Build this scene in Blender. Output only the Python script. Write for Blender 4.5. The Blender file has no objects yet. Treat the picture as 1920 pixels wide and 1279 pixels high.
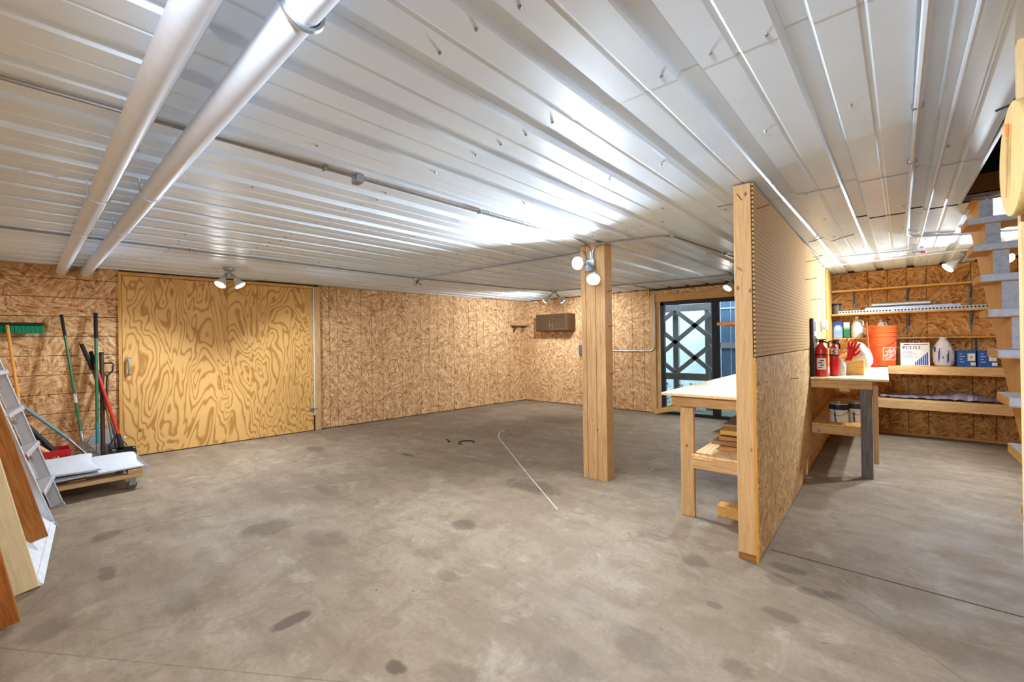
import bpy, bmesh, math, random
from mathutils import Vector, Matrix, Euler
random.seed(7)
SC = bpy.context.scene
COL = SC.collection
# ---------------------------------------------------------------- camera
H = 2.35
CAM_Z = 1.3776
YAW, PITCH, ROLL = 0.71725, 0.003354, -0.014153
def cam_basis():
    fwd0 = Vector((-math.sin(YAW), math.cos(YAW), 0)); right0 = Vector((math.cos(YAW), math.sin(YAW), 0)); up0 = Vector((0, 0, 1))
    fwd = fwd0*math.cos(PITCH) + up0*math.sin(PITCH); up = up0*math.cos(PITCH) - fwd0*math.sin(PITCH)
    right = right0*math.cos(ROLL) + up*math.sin(ROLL); up2 = up*math.cos(ROLL) - right0*math.sin(ROLL)
    return right, up2, -fwd
cd = bpy.data.cameras.new('camera'); cam = bpy.data.objects.new('camera', cd); COL.objects.link(cam)
cd.sensor_width = 36; cd.lens = 15.0; cd.clip_start = 0.02
rx, uy, bz = cam_basis()
cam.matrix_world = Matrix(((rx.x, uy.x, bz.x, 0), (rx.y, uy.y, bz.y, 0), (rx.z, uy.z, bz.z, CAM_Z), (0, 0, 0, 1)))
SC.camera = cam
# ---------------------------------------------------------------- world, exposure
W = bpy.data.worlds.new('overcast_sky'); SC.world = W; W.use_nodes = True
W.node_tree.nodes['Background'].inputs[0].default_value = (0.72, 0.86, 1.0, 1)
W.node_tree.nodes['Background'].inputs[1].default_value = 3.0
SC.view_settings.view_transform = 'Standard'; SC.view_settings.look = 'None'
SC.view_settings.gamma = 1; SC.view_settings.use_curve_mapping = False
SC.view_settings.exposure = 1.2
LAMP = 1.0      # common factor on every lamp in the room

# ================================================================ materials
def srgb(r, g, b):
    f = lambda c: (c/255/12.92) if c/255 <= 0.04045 else ((c/255+0.055)/1.055)**2.4
    return (f(r), f(g), f(b), 1)
class NT:
    def __init__(s, name, rough=0.6, metal=0, spec=0.3):
        s.m = bpy.data.materials.new(name); s.m.use_nodes = True; s.t = s.m.node_tree
        s.b = s.t.nodes['Principled BSDF']; s.b.inputs['Roughness'].default_value = rough
        s.b.inputs['Metallic'].default_value = metal; s.b.inputs['Specular IOR Level'].default_value = spec
        s.tc = None
    def n(s, typ, **kw):
        nd = s.t.nodes.new(typ)
        for k, v in kw.items(): setattr(nd, k, v)
        return nd
    def l(s, a, b): s.t.links.new(a, b)
    def coord(s):
        if not s.tc: s.tc = s.n('ShaderNodeTexCoord')
        return s.tc.outputs['Object']
    def math(s, op, a, b=None, c=None):
        nd = s.n('ShaderNodeMath', operation=op)
        for i, v in enumerate((a, b, c)):
            if v is None: continue
            if isinstance(v, (int, float)): nd.inputs[i].default_value = v
            else: s.l(v, nd.inputs[i])
        return nd.outputs[0]
    def mapping(s, v, loc=(0, 0, 0), rot=(0, 0, 0), scale=(1, 1, 1)):
        nd = s.n('ShaderNodeMapping'); s.l(v, nd.inputs[0])
        nd.inputs[1].default_value = loc; nd.inputs[2].default_value = rot; nd.inputs[3].default_value = scale
        return nd.outputs[0]
    def noise(s, v, scale=5, detail=3, rough=0.5, dist=0):
        nd = s.n('ShaderNodeTexNoise'); s.l(v, nd.inputs['Vector']); nd.inputs['Scale'].default_value = scale
        nd.inputs['Detail'].default_value = detail; nd.inputs['Roughness'].default_value = rough; nd.inputs['Distortion'].default_value = dist
        return nd.outputs['Fac']
    def vor(s, v, scale=5, out='Color', feature='F1'):
        nd = s.n('ShaderNodeTexVoronoi', feature=feature); s.l(v, nd.inputs['Vector']); nd.inputs['Scale'].default_value = scale
        return nd.outputs[out]
    def ramp(s, fac, stops, interp='LINEAR'):
        nd = s.n('ShaderNodeValToRGB'); s.l(fac, nd.inputs[0]); cr = nd.color_ramp; cr.interpolation = interp
        while len(cr.elements) < len(stops): cr.elements.new(0.5)
        for e, (p, c) in zip(cr.elements, stops):
            e.position = p; e.color = c if len(c) == 4 else (*c, 1)
        return nd.outputs[0]
    def mix(s, fac, a, b, mode='MIX'):
        nd = s.n('ShaderNodeMix', data_type='RGBA', blend_type=mode)
        for sock, v in ((nd.inputs[0], fac), (nd.inputs[6], a), (nd.inputs[7], b)):
            if isinstance(v, (int, float)): sock.default_value = v
            elif isinstance(v, tuple): sock.default_value = v if len(v) == 4 else (*v, 1)
            else: s.l(v, sock)
        return nd.outputs[2]
    def sep(s, v):
        nd = s.n('ShaderNodeSeparateXYZ'); s.l(v, nd.inputs[0]); return nd.outputs
    def comb(s, x, y, z=0.0):
        nd = s.n('ShaderNodeCombineXYZ')
        for i, v in enumerate((x, y, z)):
            if isinstance(v, (int, float)): nd.inputs[i].default_value = v
            else: s.l(v, nd.inputs[i])
        return nd.outputs[0]
    def color(s, c):
        if isinstance(c, tuple): s.b.inputs['Base Color'].default_value = c
        else: s.l(c, s.b.inputs['Base Color'])
        return s
    def bump(s, h, strength=0.3, dist=0.01):
        nd = s.n('ShaderNodeBump'); s.l(h, nd.inputs['Height']); nd.inputs['Strength'].default_value = strength
        nd.inputs['Distance'].default_value = dist; s.l(nd.outputs[0], s.b.inputs['Normal']); return s
    def rnd(s):
        return s.n('ShaderNodeObjectInfo').outputs['Random']
MATS = {}
def plain(name, rgb, rough=0.5, metal=0, spec=0.3, var=0.12, scale=18):
    """a painted or moulded surface with slight mottling"""
    if name in MATS: return MATS[name]
    k = NT(name, rough, metal, spec); c = srgb(*rgb)
    d = tuple(x*(1-var) for x in c[:3]) + (1,)
    k.color(k.ramp(k.noise(k.coord(), scale, 4), [(0.35, d), (0.65, c)]))
    MATS[name] = k.m; return k.m
def lumber(name, axis, light=(222, 182, 128), dark=(188, 140, 88), knot=(120, 72, 36), rough=0.6, knots=True):
    """sawn softwood with the grain along one object axis"""
    key = name + '_' + axis
    if key in MATS: return MATS[key]
    k = NT(key, rough, 0, 0.25); co = k.coord(); x, y, z = k.sep(co)[:3]
    al, u, v = {'x': (x, y, z), 'y': (y, x, z), 'z': (z, x, y)}[axis]
    r = k.math('MULTIPLY', k.rnd(), 37.0)
    vec = k.comb(k.math('ADD', k.math('MULTIPLY', al, 0.9), r), u, v)
    warp = k.noise(vec, 4, 2)
    uu = k.math('ADD', k.math('MULTIPLY', u, 1.0), k.math('MULTIPLY', warp, 0.05))
    g = k.comb(k.math('ADD', k.math('MULTIPLY', al, 0.05), r), uu, v)
    gr = k.noise(g, 95, 3, 0.6)
    col = k.ramp(gr, [(0.3, srgb(*dark)), (0.62, srgb(*light))])
    mot = k.noise(k.comb(k.math('ADD', k.math('MULTIPLY', al, 0.6), r), u, v), 9, 3)
    col = k.mix(k.math('MULTIPLY', mot, 0.45), col, srgb(*dark))
    if knots:
        kv = k.comb(k.math('ADD', k.math('MULTIPLY', al, 0.62), r), u, v)
        d = k.vor(kv, 7.5, 'Distance')
        col = k.mix(k.math('MULTIPLY', k.ramp(d, [(0.04, (1, 1, 1)), (0.09, (0, 0, 0))]), 0.85), col, srgb(*knot))
    k.color(col)
    MATS[key] = k.m; return k.m
def osb(name, plane, stops=None):
    """oriented strand board; plane gives the two in-plane object axes"""
    if name in MATS: return MATS[name]
    k = NT(name, 0.75, 0, 0.08); x, y, z = k.sep(k.coord())[:3]
    u, v = {'yz': (y, z), 'xz': (x, z), 'xy': (x, y)}[plane]
    p = k.comb(u, v, 0.0)
    stops = stops or [(0.0, srgb(128, 84, 48)), (0.12, srgb(168, 118, 74)), (0.38, srgb(200, 152, 104)), (0.65, srgb(216, 172, 124)), (1.0, srgb(240, 208, 166))]
    cols = []
    for i, (cell, st) in enumerate(((4.5, 10.5), (7.5, 15))):
        pw = k.n('ShaderNodeVectorMath', operation='ADD'); k.l(p, pw.inputs[0]); pw.inputs[1].default_value = (3.3*i, 1.7*i, 0)
        c = k.vor(pw.outputs[0], cell, 'Color')
        ang = k.math('MULTIPLY', k.sep(c)[0], 6.28)
        ro = k.n('ShaderNodeVectorRotate', rotation_type='Z_AXIS'); k.l(pw.outputs[0], ro.inputs['Vector']); k.l(ang, ro.inputs['Angle'])
        sv = k.mapping(ro.outputs[0], scale=(1, 5.0, 1))
        cc = k.sep(k.vor(sv, st, 'Color'))[1]
        cols.append(cc)
    m = k.math('ADD', k.math('MULTIPLY', cols[0], 0.55), k.math('MULTIPLY', cols[1], 0.45))
    fine = k.noise(p, 120, 2)
    m2 = k.math('ADD', k.math('MULTIPLY', k.math('SUBTRACT', m, 0.5), 1.15), k.math('ADD', 0.32, k.math('MULTIPLY', fine, 0.4)))
    col = k.ramp(m2, stops)
    fl = k.vor(k.mapping(p, rot=(0, 0, 0.6), scale=(1, 3.2, 1)), 13, 'Distance')
    dk = k.math('MULTIPLY', k.ramp(fl, [(0.10, (1, 1, 1)), (0.2, (0, 0, 0))]), k.ramp(k.noise(p, 7, 2), [(0.55, (0, 0, 0)), (0.62, (1, 1, 1))]))
    col = k.mix(k.math('MULTIPLY', dk, 0.8), col, srgb(104, 62, 30))
    big = k.noise(p, 1.3, 2)
    col = k.mix(k.math('MULTIPLY', k.math('SUBTRACT', big, 0.3), 0.35), col, srgb(206, 150, 92))
    k.color(col)
    MATS[name] = k.m; return k.m
def plywood(name, plane, light=(226, 178, 108), dark=(180, 124, 60)):
    if name in MATS: return MATS[name]
    k = NT(name, 0.5, 0, 0.3); x, y, z = k.sep(k.coord())[:3]
    u, v = {'yz': (y, z), 'xz': (x, z), 'xy': (x, y)}[plane]
    r = k.math('MULTIPLY', k.rnd(), 23.0)
    vec = k.comb(k.math('ADD', u, r), k.math('MULTIPLY', v, 0.30), r)
    f = k.noise(vec, 2.3, 3.2, 0.5, 0.6)
    s = k.math('PINGPONG', k.math('MULTIPLY', f, 44.0), 1.0)
    c = k.ramp(s, [(0.0, srgb(*dark)), (0.22, srgb(*[int(a_*.72+b_*.28) for a_, b_ in zip(dark, light)])), (0.42, srgb(*light)), (1.0, srgb(*[min(255, int(a_*1.025)) for a_ in light]))])
    g = k.noise(k.comb(k.math('MULTIPLY', u, 1.0), k.math('MULTIPLY', v, 0.03), r), 160, 2)
    c = k.mix(k.math('MULTIPLY', g, 0.3), c, srgb(*[int(a_*.8+b_*.2) for a_, b_ in zip(dark, light)]))
    kn = k.vor(k.comb(u, k.math('MULTIPLY', v, 0.7), r), 2.7, 'Distance')
    c = k.mix(k.ramp(kn, [(0.02, (1, 1, 1)), (0.035, (0, 0, 0))]), c, srgb(110, 62, 26))
    k.color(c)
    MATS[name] = k.m; return k.m
def emis(name, rgb, strength):
    if name in MATS: return MATS[name]
    k = NT(name, 0.3); k.color((0.8, 0.8, 0.8, 1)); k.b.inputs['Emission Color'].default_value = (*rgb, 1)
    k.b.inputs['Emission Strength'].default_value = strength; MATS[name] = k.m; return k.m
def concrete():
    k = NT('concrete', 0.6, 0, 0.2); co = k.coord()
    base = k.ramp(k.noise(co, 0.9, 5, 0.6), [(0.3, srgb(127, 109, 90)), (0.5, srgb(144, 126, 105)), (0.72, srgb(157, 141, 119))])
    st = k.noise(k.mapping(co, rot=(0, 0, 0.5), scale=(0.5, 2.2, 1)), 2.4, 6, 0.65)
    base = k.mix(k.ramp(st, [(0.42, (0.0, 0, 0)), (0.72, (0.75, 0.75, 0.75))]), base, srgb(114, 94, 74))
    md = k.noise(co, 5.5, 8, 0.68, 0.6)
    base = k.mix(k.ramp(md, [(0.40, (0.6, 0.6, 0.6)), (0.52, (0, 0, 0))]), base, srgb(119, 101, 80))
    lt = k.noise(k.mapping(co, loc=(5, 2, 0)), 3.1, 8, 0.7, 0.4)
    base = k.mix(k.ramp(lt, [(0.56, (0, 0, 0)), (0.68, (0.6, 0.6, 0.6))]), base, srgb(168, 154, 134))
    fn = k.noise(co, 38, 5, 0.7)
    base = k.mix(k.ramp(fn, [(0.35, (0.35, 0.35, 0.35)), (0.6, (0, 0, 0))]), base, srgb(112, 94, 77))
    sp = k.vor(k.mapping(co, rot=(0, 0, .7), scale=(1, 1.7, 1)), 7, 'Distance')
    base = k.mix(k.math('MULTIPLY', k.ramp(sp, [(0.05, (1, 1, 1)), (0.09, (0, 0, 0))]), k.ramp(k.noise(co, 3, 2), [(0.5, (0, 0, 0)), (0.6, (0.8, 0.8, 0.8))])), base, srgb(80, 68, 58))
    x, y, z = k.sep(co)[:3]
    wob = k.math('MULTIPLY', k.math('SUBTRACT', k.noise(co, 7, 5, 0.65), 0.5), 2.6)
    # oil spots and drips: (x, y, rx, ry, strength)
    spots = [(-2.253, .87, .05, .10, .85), (-1.594, 1.035, .06, .04, .85), (-2.544, 3.197, .34, .16, .55), (-2.413, 2.184, .12, .10, .6), (-5.716, 2.537, .2, .1, .5),
             (-4.473, 3.134, .13, .05, .75), (-.31, 2.80, .075, .05, .6), (-.22, 2.84, .06, .045, .6), (-.47, 2.83, .08, .08, .5), (-.393, 2.476, .08, .05, .5), (-.455, 2.48, .04, .04, .4),
             (-.68, 2.349, .04, .03, .5), (-.486, 1.95, .08, .06, .45), (-3.54, 1.204, .16, .2, .5), (-4.317, .395, .1, .1, .55), (-3.116, .072, .12, .1, .4), (-1.965, 1.646, .1, .05, .4), (-3.6, .33, .12, .05, .6),
             (-1.02, 1.48, .22, .12, .3), (-.85, 1.82, .18, .12, .35), (-3.016, 1.406, .2, .12, .35), (-1.25, 2.9, .12, .06, .4), (-.9, 2.75, .1, .08, .55), (-1.35, 1.15, .12, .1, .3), (-2.9, .55, .18, .09, .35), (-4.0, 1.9, .25, .1, .3), (-.45, 3.0, .1, .06, .5)]
    acc = None
    for (sx, sy, ax, ay, a) in spots:
        dx = k.math('DIVIDE', k.math('SUBTRACT', x, sx), ax); dy = k.math('DIVIDE', k.math('SUBTRACT', y, sy), ay)
        d = k.math('ADD', k.math('ADD', k.math('MULTIPLY', dx, dx), k.math('MULTIPLY', dy, dy)), wob)
        m = k.math('MULTIPLY', k.math('SMOOTH_MIN', k.math('MAXIMUM', k.math('MULTIPLY', k.math('SUBTRACT', 1.15, d), 1.5), 0.0), 1.0, 0.1), a)
        acc = m if acc is None else k.math('MAXIMUM', acc, m)
    base = k.mix(k.math('MULTIPLY', acc, 1.0), base, srgb(85, 69, 56))
    # chalk line
    def seg(ax, ay, bx, by, w):
        L2 = (bx-ax)**2 + (by-ay)**2
        t = k.math('DIVIDE', k.math('ADD', k.math('MULTIPLY', k.math('SUBTRACT', x, ax), bx-ax), k.math('MULTIPLY', k.math('SUBTRACT', y, ay), by-ay)), L2)
        t = k.math('MINIMUM', k.math('MAXIMUM', t, 0.0), 1.0)
        ex = k.math('SUBTRACT', k.math('SUBTRACT', x, ax), k.math('MULTIPLY', t, bx-ax)); ey = k.math('SUBTRACT', k.math('SUBTRACT', y, ay), k.math('MULTIPLY', t, by-ay))
        d = k.math('SQRT', k.math('ADD', k.math('MULTIPLY', ex, ex), k.math('MULTIPLY', ey, ey)))
        return k.math('LESS_THAN', k.math('ADD', d, k.math('MULTIPLY', wob, 0.003)), w)
    ch = None
    for s in ((-4.52, 4.98, -4.47, 4.80, .010), (-4.47, 4.80, -4.25, 4.54, .010), (-4.25, 4.54, -2.81, 3.446, .008), (-2.81, 3.446, -2.044, 2.881, .006)):
        m = seg(*s); ch = m if ch is None else k.math('MAXIMUM', ch, m)
    base = k.mix(k.math('MULTIPLY', ch, k.math('ADD', 0.1, k.math('MULTIPLY', k.noise(co, 20, 2), 0.7))), base, srgb(236, 230, 220))
    # hairline cracks
    cv = k.vor(k.mapping(co, scale=(0.28, 0.34, 1)), 1.0, 'Distance', 'DISTANCE_TO_EDGE')
    base = k.mix(k.math('MULTIPLY', k.math('LESS_THAN', k.math('ADD', cv, k.math('MULTIPLY', wob, 0.0016)), 0.0009), 0.4), base, srgb(85, 70, 57))
    k.color(base).bump(k.noise(co, 30, 5, 0.6), 0.12, 0.01)
    k.l(k.ramp(k.noise(co, 3, 3), [(0.3, (0.55, 0.55, 0.55)), (0.7, (0.75, 0.75, 0.75))]), k.b.inputs['Roughness'])
    return k.m
def pegboard():
    k = NT('pegboard', 0.85, 0, 0.04); co = k.coord(); x, y, z = k.sep(co)[:3]
    a = k.math('SUBTRACT', k.math('FRACT', k.math('MULTIPLY', y, 36.0)), 0.5); b = k.math('SUBTRACT', k.math('FRACT', k.math('MULTIPLY', z, 36.0)), 0.5)
    d = k.math('SQRT', k.math('ADD', k.math('MULTIPLY', a, a), k.math('MULTIPLY', b, b)))
    c = k.ramp(k.noise(co, 60, 4, 0.7), [(0.3, srgb(188, 148, 98)), (0.7, srgb(208, 170, 120))])
    k.color(k.mix(k.math('LESS_THAN', d, 0.19), c, srgb(84, 56, 30)))
    return k.m
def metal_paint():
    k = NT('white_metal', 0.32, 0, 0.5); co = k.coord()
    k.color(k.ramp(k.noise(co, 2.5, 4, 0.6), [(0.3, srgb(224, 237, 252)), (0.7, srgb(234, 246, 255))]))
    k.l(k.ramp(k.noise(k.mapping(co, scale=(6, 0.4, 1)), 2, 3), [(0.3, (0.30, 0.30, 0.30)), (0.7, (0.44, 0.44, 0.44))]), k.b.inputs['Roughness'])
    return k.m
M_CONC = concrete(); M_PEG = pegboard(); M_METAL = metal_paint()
OSB_L = osb('osb_yz', 'yz'); OSB_B = osb('osb_xz', 'xz')
OSB_P = osb('osb_partition', 'yz', [(0.0, srgb(150, 112, 70)), (0.15, srgb(176, 136, 88)), (0.45, srgb(198, 158, 108)), (0.75, srgb(212, 174, 122)), (1.0, srgb(232, 202, 156))])
OSB_R = osb('osb_warm', 'xz', [(0.0, srgb(116, 72, 36)), (0.15, srgb(158, 104, 56)), (0.45, srgb(198, 142, 82)), (0.75, srgb(214, 162, 100)), (1.0, srgb(230, 188, 130))])
PLY = plywood('plywood_yz', 'yz')
PLYTOP = plywood('plywood_xy', 'xy', (232, 202, 152), (214, 174, 120))
PINE = {a: lumber('pine', a) for a in 'xyz'}
AMBER = {a: lumber('amber_pine', a, (226, 176, 104), (198, 142, 70)) for a in 'xyz'}
GALV = plain('galvanised', (176, 178, 182), 0.32, 0.9, 0.5, 0.2)
STEEL = plain('conduit_steel', (168, 168, 168), 0.35, 0.75, 0.5)
DARKM = plain('dark_steel', (58, 56, 56), 0.4, 0.6)
PVC = plain('white_pvc', (220, 228, 241), 0.4, 0, 0.5, 0.05)
ALU = plain('aluminium', (206, 210, 216), 0.38, 0.6, 0.5, 0.08)
BLACK = plain('black_plastic', (34, 32, 32), 0.45)
WHITEP = plain('white_plastic', (232, 230, 224), 0.45)
PAPER = plain('white_paper', (230, 228, 222), 0.8)
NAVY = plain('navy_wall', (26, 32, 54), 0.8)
GREYP = plain('grey_paint', (186, 188, 196), 0.55, 0, 0.3, 0.2, 40)
GREY_END = lumber('grey_weathered', 'z', (128, 124, 120), (84, 80, 80), (50, 46, 46))

# ================================================================ mesh helpers
class MB:
    def __init__(s): s.v = []; s.f = []
    def add(s, vs, fs):
        o = len(s.v); s.v += [Vector(v) for v in vs]; s.f += [tuple(i+o for i in f) for f in fs]; return s
    def box(s, x0, x1, y0, y1, z0, z1):
        return s.add([(x0, y0, z0), (x1, y0, z0), (x1, y1, z0), (x0, y1, z0), (x0, y0, z1), (x1, y0, z1), (x1, y1, z1), (x0, y1, z1)],
                     [(0, 3, 2, 1), (4, 5, 6, 7), (0, 1, 5, 4), (1, 2, 6, 5), (2, 3, 7, 6), (3, 0, 4, 7)])
    def obox(s, c, ax, ay, az):
        c, ax, ay, az = map(Vector, (c, ax, ay, az))
        vs = [c+sx*ax+sy*ay+sz*az for sz in (-1, 1) for sx, sy in ((-1, -1), (1, -1), (1, 1), (-1, 1))]
        return s.add(vs, [(0, 3, 2, 1), (4, 5, 6, 7), (0, 1, 5, 4), (1, 2, 6, 5), (2, 3, 7, 6), (3, 0, 4, 7)])
    def bar(s, a, b, w, h, up=(0, 0, 1)):
        a, b = Vector(a), Vector(b); d = (b-a); L = d.length; d.normalize(); u = Vector(up); sd = d.cross(u)
        if sd.length < 1e-4: sd = d.cross(Vector((1, 0, 0)))
        sd.normalize(); u = sd.cross(d)
        return s.obox((a+b)/2, d*L/2, sd*w/2, u*h/2)
    def tube(s, pts, r, seg=10, caps=True):
        pts = [Vector(p) for p in pts]; n = len(pts); rs = r if isinstance(r, (list, tuple)) else [r]*n
        t0 = (pts[1]-pts[0]).normalized(); nrm = t0.orthogonal().normalized(); vs = []; fs = []
        for i, p in enumerate(pts):
            if i == 0: t = t0
            elif i == n-1: t = (pts[-1]-pts[-2]).normalized()
            else: t = ((pts[i+1]-p).normalized()+(p-pts[i-1]).normalized()).normalized()
            nrm = (nrm - t*nrm.dot(t)); nrm.normalize(); bn = t.cross(nrm)
            vs += [p + rs[i]*(math.cos(a)*nrm+math.sin(a)*bn) for a in [2*math.pi*j/seg for j in range(seg)]]
        for i in range(n-1):
            for j in range(seg):
                a = i*seg+j; b = i*seg+(j+1) % seg; fs.append((a, b, b+seg, a+seg))
        if caps: fs += [tuple(reversed(range(seg))), tuple(range((n-1)*seg, n*seg))]
        return s.add(vs, fs)
    def lathe(s, prof, c=(0, 0, 0), axis=(0, 0, 1), seg=20, squash=1.0):
        c = Vector(c); ax = Vector(axis).normalized(); u = ax.orthogonal().normalized()
        if abs(ax.z) > 0.99: u = Vector((1, 0, 0))
        w = ax.cross(u); vs = []; fs = []
        for r, h in prof:
            vs += [c + ax*h + u*(r*math.cos(a)) + w*(r*math.sin(a)*squash) for a in [2*math.pi*j/seg for j in range(seg)]]
        for i in range(len(prof)-1):
            for j in range(seg):
                a = i*seg+j; b = i*seg+(j+1) % seg; fs.append((a, b, b+seg, a+seg))
        fs += [tuple(reversed(range(seg))), tuple(range((len(prof)-1)*seg, len(prof)*seg))]
        return s.add(vs, fs)
    def prism(s, poly, o, u, v, n, t):
        """polygon in (u, v) from origin o, thickness t along n"""
        o, u, v, n = map(Vector, (o, u, v, n)); k = len(poly)
        vs = [o+u*a+v*b for a, b in poly] + [o+u*a+v*b+n*t for a, b in poly]
        fs = [tuple(reversed(range(k))), tuple(range(k, 2*k))] + [(i, (i+1) % k, (i+1) % k+k, i+k) for i in range(k)]
        return s.add(vs, fs)
    def build(s, name, mat, parent=None, bevel=0, smooth=False, segs=1, base=None):
        me = bpy.data.meshes.new(name)
        off = Vector(parent.location) if parent is not None else Vector((0, 0, 0))
        if parent is not None and parent.parent is not None: off = off + Vector(parent.parent.location)
        if parent is None and base is not None: off = Vector(base)
        me.from_pydata([v-off for v in s.v], [], s.f)
        bm = bmesh.new(); bm.from_mesh(me); bmesh.ops.recalc_face_normals(bm, faces=bm.faces)
        if bevel: bmesh.ops.bevel(bm, geom=[e for e in bm.edges if e.is_manifold and e.calc_face_angle(0) > 0.6], offset=bevel, segments=segs, affect='EDGES', clamp_overlap=True)
        bm.to_mesh(me); bm.free()
        if smooth:
            for p in me.polygons: p.use_smooth = True
            me.set_sharp_from_angle(angle=math.radians(smooth if smooth is not True else 40))
        me.materials.append(mat)
        o = bpy.data.objects.new(name, me); COL.objects.link(o)
        if parent is not None: o.parent = parent
        elif base is not None: o.location = base
        return o
def tag(o, label=None, cat=None, group=None, kind=None):
    if label: o['label'] = label
    if cat: o['category'] = cat
    if group: o['group'] = group
    if kind: o['kind'] = kind
    return o
def thing(name, label, cat, loc=(0, 0, 0), group=None, kind=None):
    o = bpy.data.objects.new(name, None); COL.objects.link(o); o.location = loc; o.empty_display_size = 0.1
    return tag(o, label, cat, group, kind)
def bx(name, mat, parent, x0, x1, y0, y1, z0, z1, bevel=0.0):
    return MB().box(x0, x1, y0, y1, z0, z1).build(name, mat, parent, bevel)
def arc(pts, r=0.12, n=5):
    """round the corners of a polyline"""
    P = [Vector(p) for p in pts]; out = [P[0]]
    for i in range(1, len(P)-1):
        a = (P[i-1]-P[i]); b = (P[i+1]-P[i]); rr = min(r, a.length*.45, b.length*.45)
        a = P[i]+a.normalized()*rr; b = P[i]+b.normalized()*rr
        for j in range(n+1):
            t = j/n; out.append(a*(1-t)**2 + P[i]*2*t*(1-t) + b*t*t)
    return out+[P[-1]]
def text_geo(txt, size):
    cu = bpy.data.curves.new('t', 'FONT'); cu.body = txt; cu.size = size; cu.align_x = 'CENTER'; cu.align_y = 'CENTER'; cu.resolution_u = 2
    o = bpy.data.objects.new('t', cu); COL.objects.link(o)
    dg = bpy.context.evaluated_depsgraph_get(); me = bpy.data.meshes.new_from_object(o.evaluated_get(dg))
    vs = [v.co.copy() for v in me.vertices]; fs = [tuple(p.vertices) for p in me.polygons]
    bpy.data.objects.remove(o); bpy.data.curves.remove(cu); bpy.data.meshes.remove(me)
    return vs, fs

# ================================================================ the setting
# left wall frame: a point s metres along, d metres proud of the wall face, z up
WA = 0.1005; W0 = Vector((-7.19, 0.9, 0)); WD = Vector((math.sin(WA), math.cos(WA), 0)); WN = Vector((math.cos(WA), -math.sin(WA), 0))
def wl(s, d, z): return W0 + WD*s + WN*d + Vector((0, 0, z))
def wbox(mb, s0, s1, d0, d1, z0, z1):
    return mb.obox(wl((s0+s1)/2, (d0+d1)/2, (z0+z1)/2), WD*(s1-s0)/2, WN*(d1-d0)/2, (0, 0, (z1-z0)/2))
YB, YS, YF, XR, XP0, XP1 = 7.88, 8.18, -0.40, 2.3, -0.708, -0.594
G = 0.0028   # half width of the grooves

fl = bx('floor', M_CONC, None, -8.6, 3.0, -1.2, 8.45, -0.12, 0.0); tag(fl, 'stained tan concrete slab floor of the workshop', 'floor', kind='structure')
bx('control_joint', plain('joint_fill', (66, 56, 48), .9), fl, XP1+.02, 2.2, 3.20, 3.206, 0, .0015)
# ---- ceiling: subfloor slab with an open stairwell and white ribbed metal panels below
ce = MB().box(-8.6, .424, -1.2, 8.45, H+.07, H+.2).box(.424, 3.0, 4.57, 8.45, H+.07, H+.2).box(1.5, 3.0, -1.2, 4.57, H+.07, H+.2).box(.424, 1.5, -1.2, 1.3, H+.07, H+.2).build('ceiling', plain('subfloor', (150, 110, 70), .8))
tag(ce, 'white ribbed metal ceiling with lapped panels and an open stairwell', 'ceiling', kind='structure')
PER = 0.326; SH = 0.025; U0 = -0.285
PROF = [(0, 0), (.014, .026), (.078, .026), (.092, 0), (.196, 0), (.203, .004), (.213, .004), (.220, 0)]
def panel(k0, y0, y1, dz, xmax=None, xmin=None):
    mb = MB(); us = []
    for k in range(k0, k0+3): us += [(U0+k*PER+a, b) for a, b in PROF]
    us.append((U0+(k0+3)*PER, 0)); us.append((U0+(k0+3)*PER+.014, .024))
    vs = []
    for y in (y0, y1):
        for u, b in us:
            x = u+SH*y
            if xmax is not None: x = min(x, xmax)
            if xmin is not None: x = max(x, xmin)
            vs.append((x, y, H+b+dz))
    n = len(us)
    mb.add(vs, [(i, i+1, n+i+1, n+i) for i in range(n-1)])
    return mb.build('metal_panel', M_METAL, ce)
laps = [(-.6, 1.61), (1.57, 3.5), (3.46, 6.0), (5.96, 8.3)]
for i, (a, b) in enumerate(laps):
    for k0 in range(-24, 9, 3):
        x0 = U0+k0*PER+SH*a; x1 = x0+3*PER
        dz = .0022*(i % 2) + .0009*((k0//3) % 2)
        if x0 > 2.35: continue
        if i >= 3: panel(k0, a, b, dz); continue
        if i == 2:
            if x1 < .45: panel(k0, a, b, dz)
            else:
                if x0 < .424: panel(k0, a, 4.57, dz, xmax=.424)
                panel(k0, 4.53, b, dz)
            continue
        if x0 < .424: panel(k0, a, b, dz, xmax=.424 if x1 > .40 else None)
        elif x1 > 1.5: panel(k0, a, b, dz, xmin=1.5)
# panel screws
sm = MB()
for yy in (.35, .95, 1.55, 2.3, 3.1, 3.46, 4.3, 5.1, 5.9, 6.6, 7.4):
    for k in range(-21, 3):
        for off in (.14, .3):
            if random.random() < .5: continue
            x = U0+k*PER+off+SH*yy+random.uniform(-.01, .01); y = yy+random.uniform(-.03, .03)
            if x > .38 and y < 4.6: continue
            sm.lathe([(.007, 0), (.007, -.004), (.004, -.007)], (x, y, H), seg=6)
tag(sm.build('panel_screws', GALV, ce), kind='stuff')
# edge trim of the stairwell
bx('stairwell_trim', WHITEP, ce, .424, .436, 1.3, 4.57, H-.01, H+.2)

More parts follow.
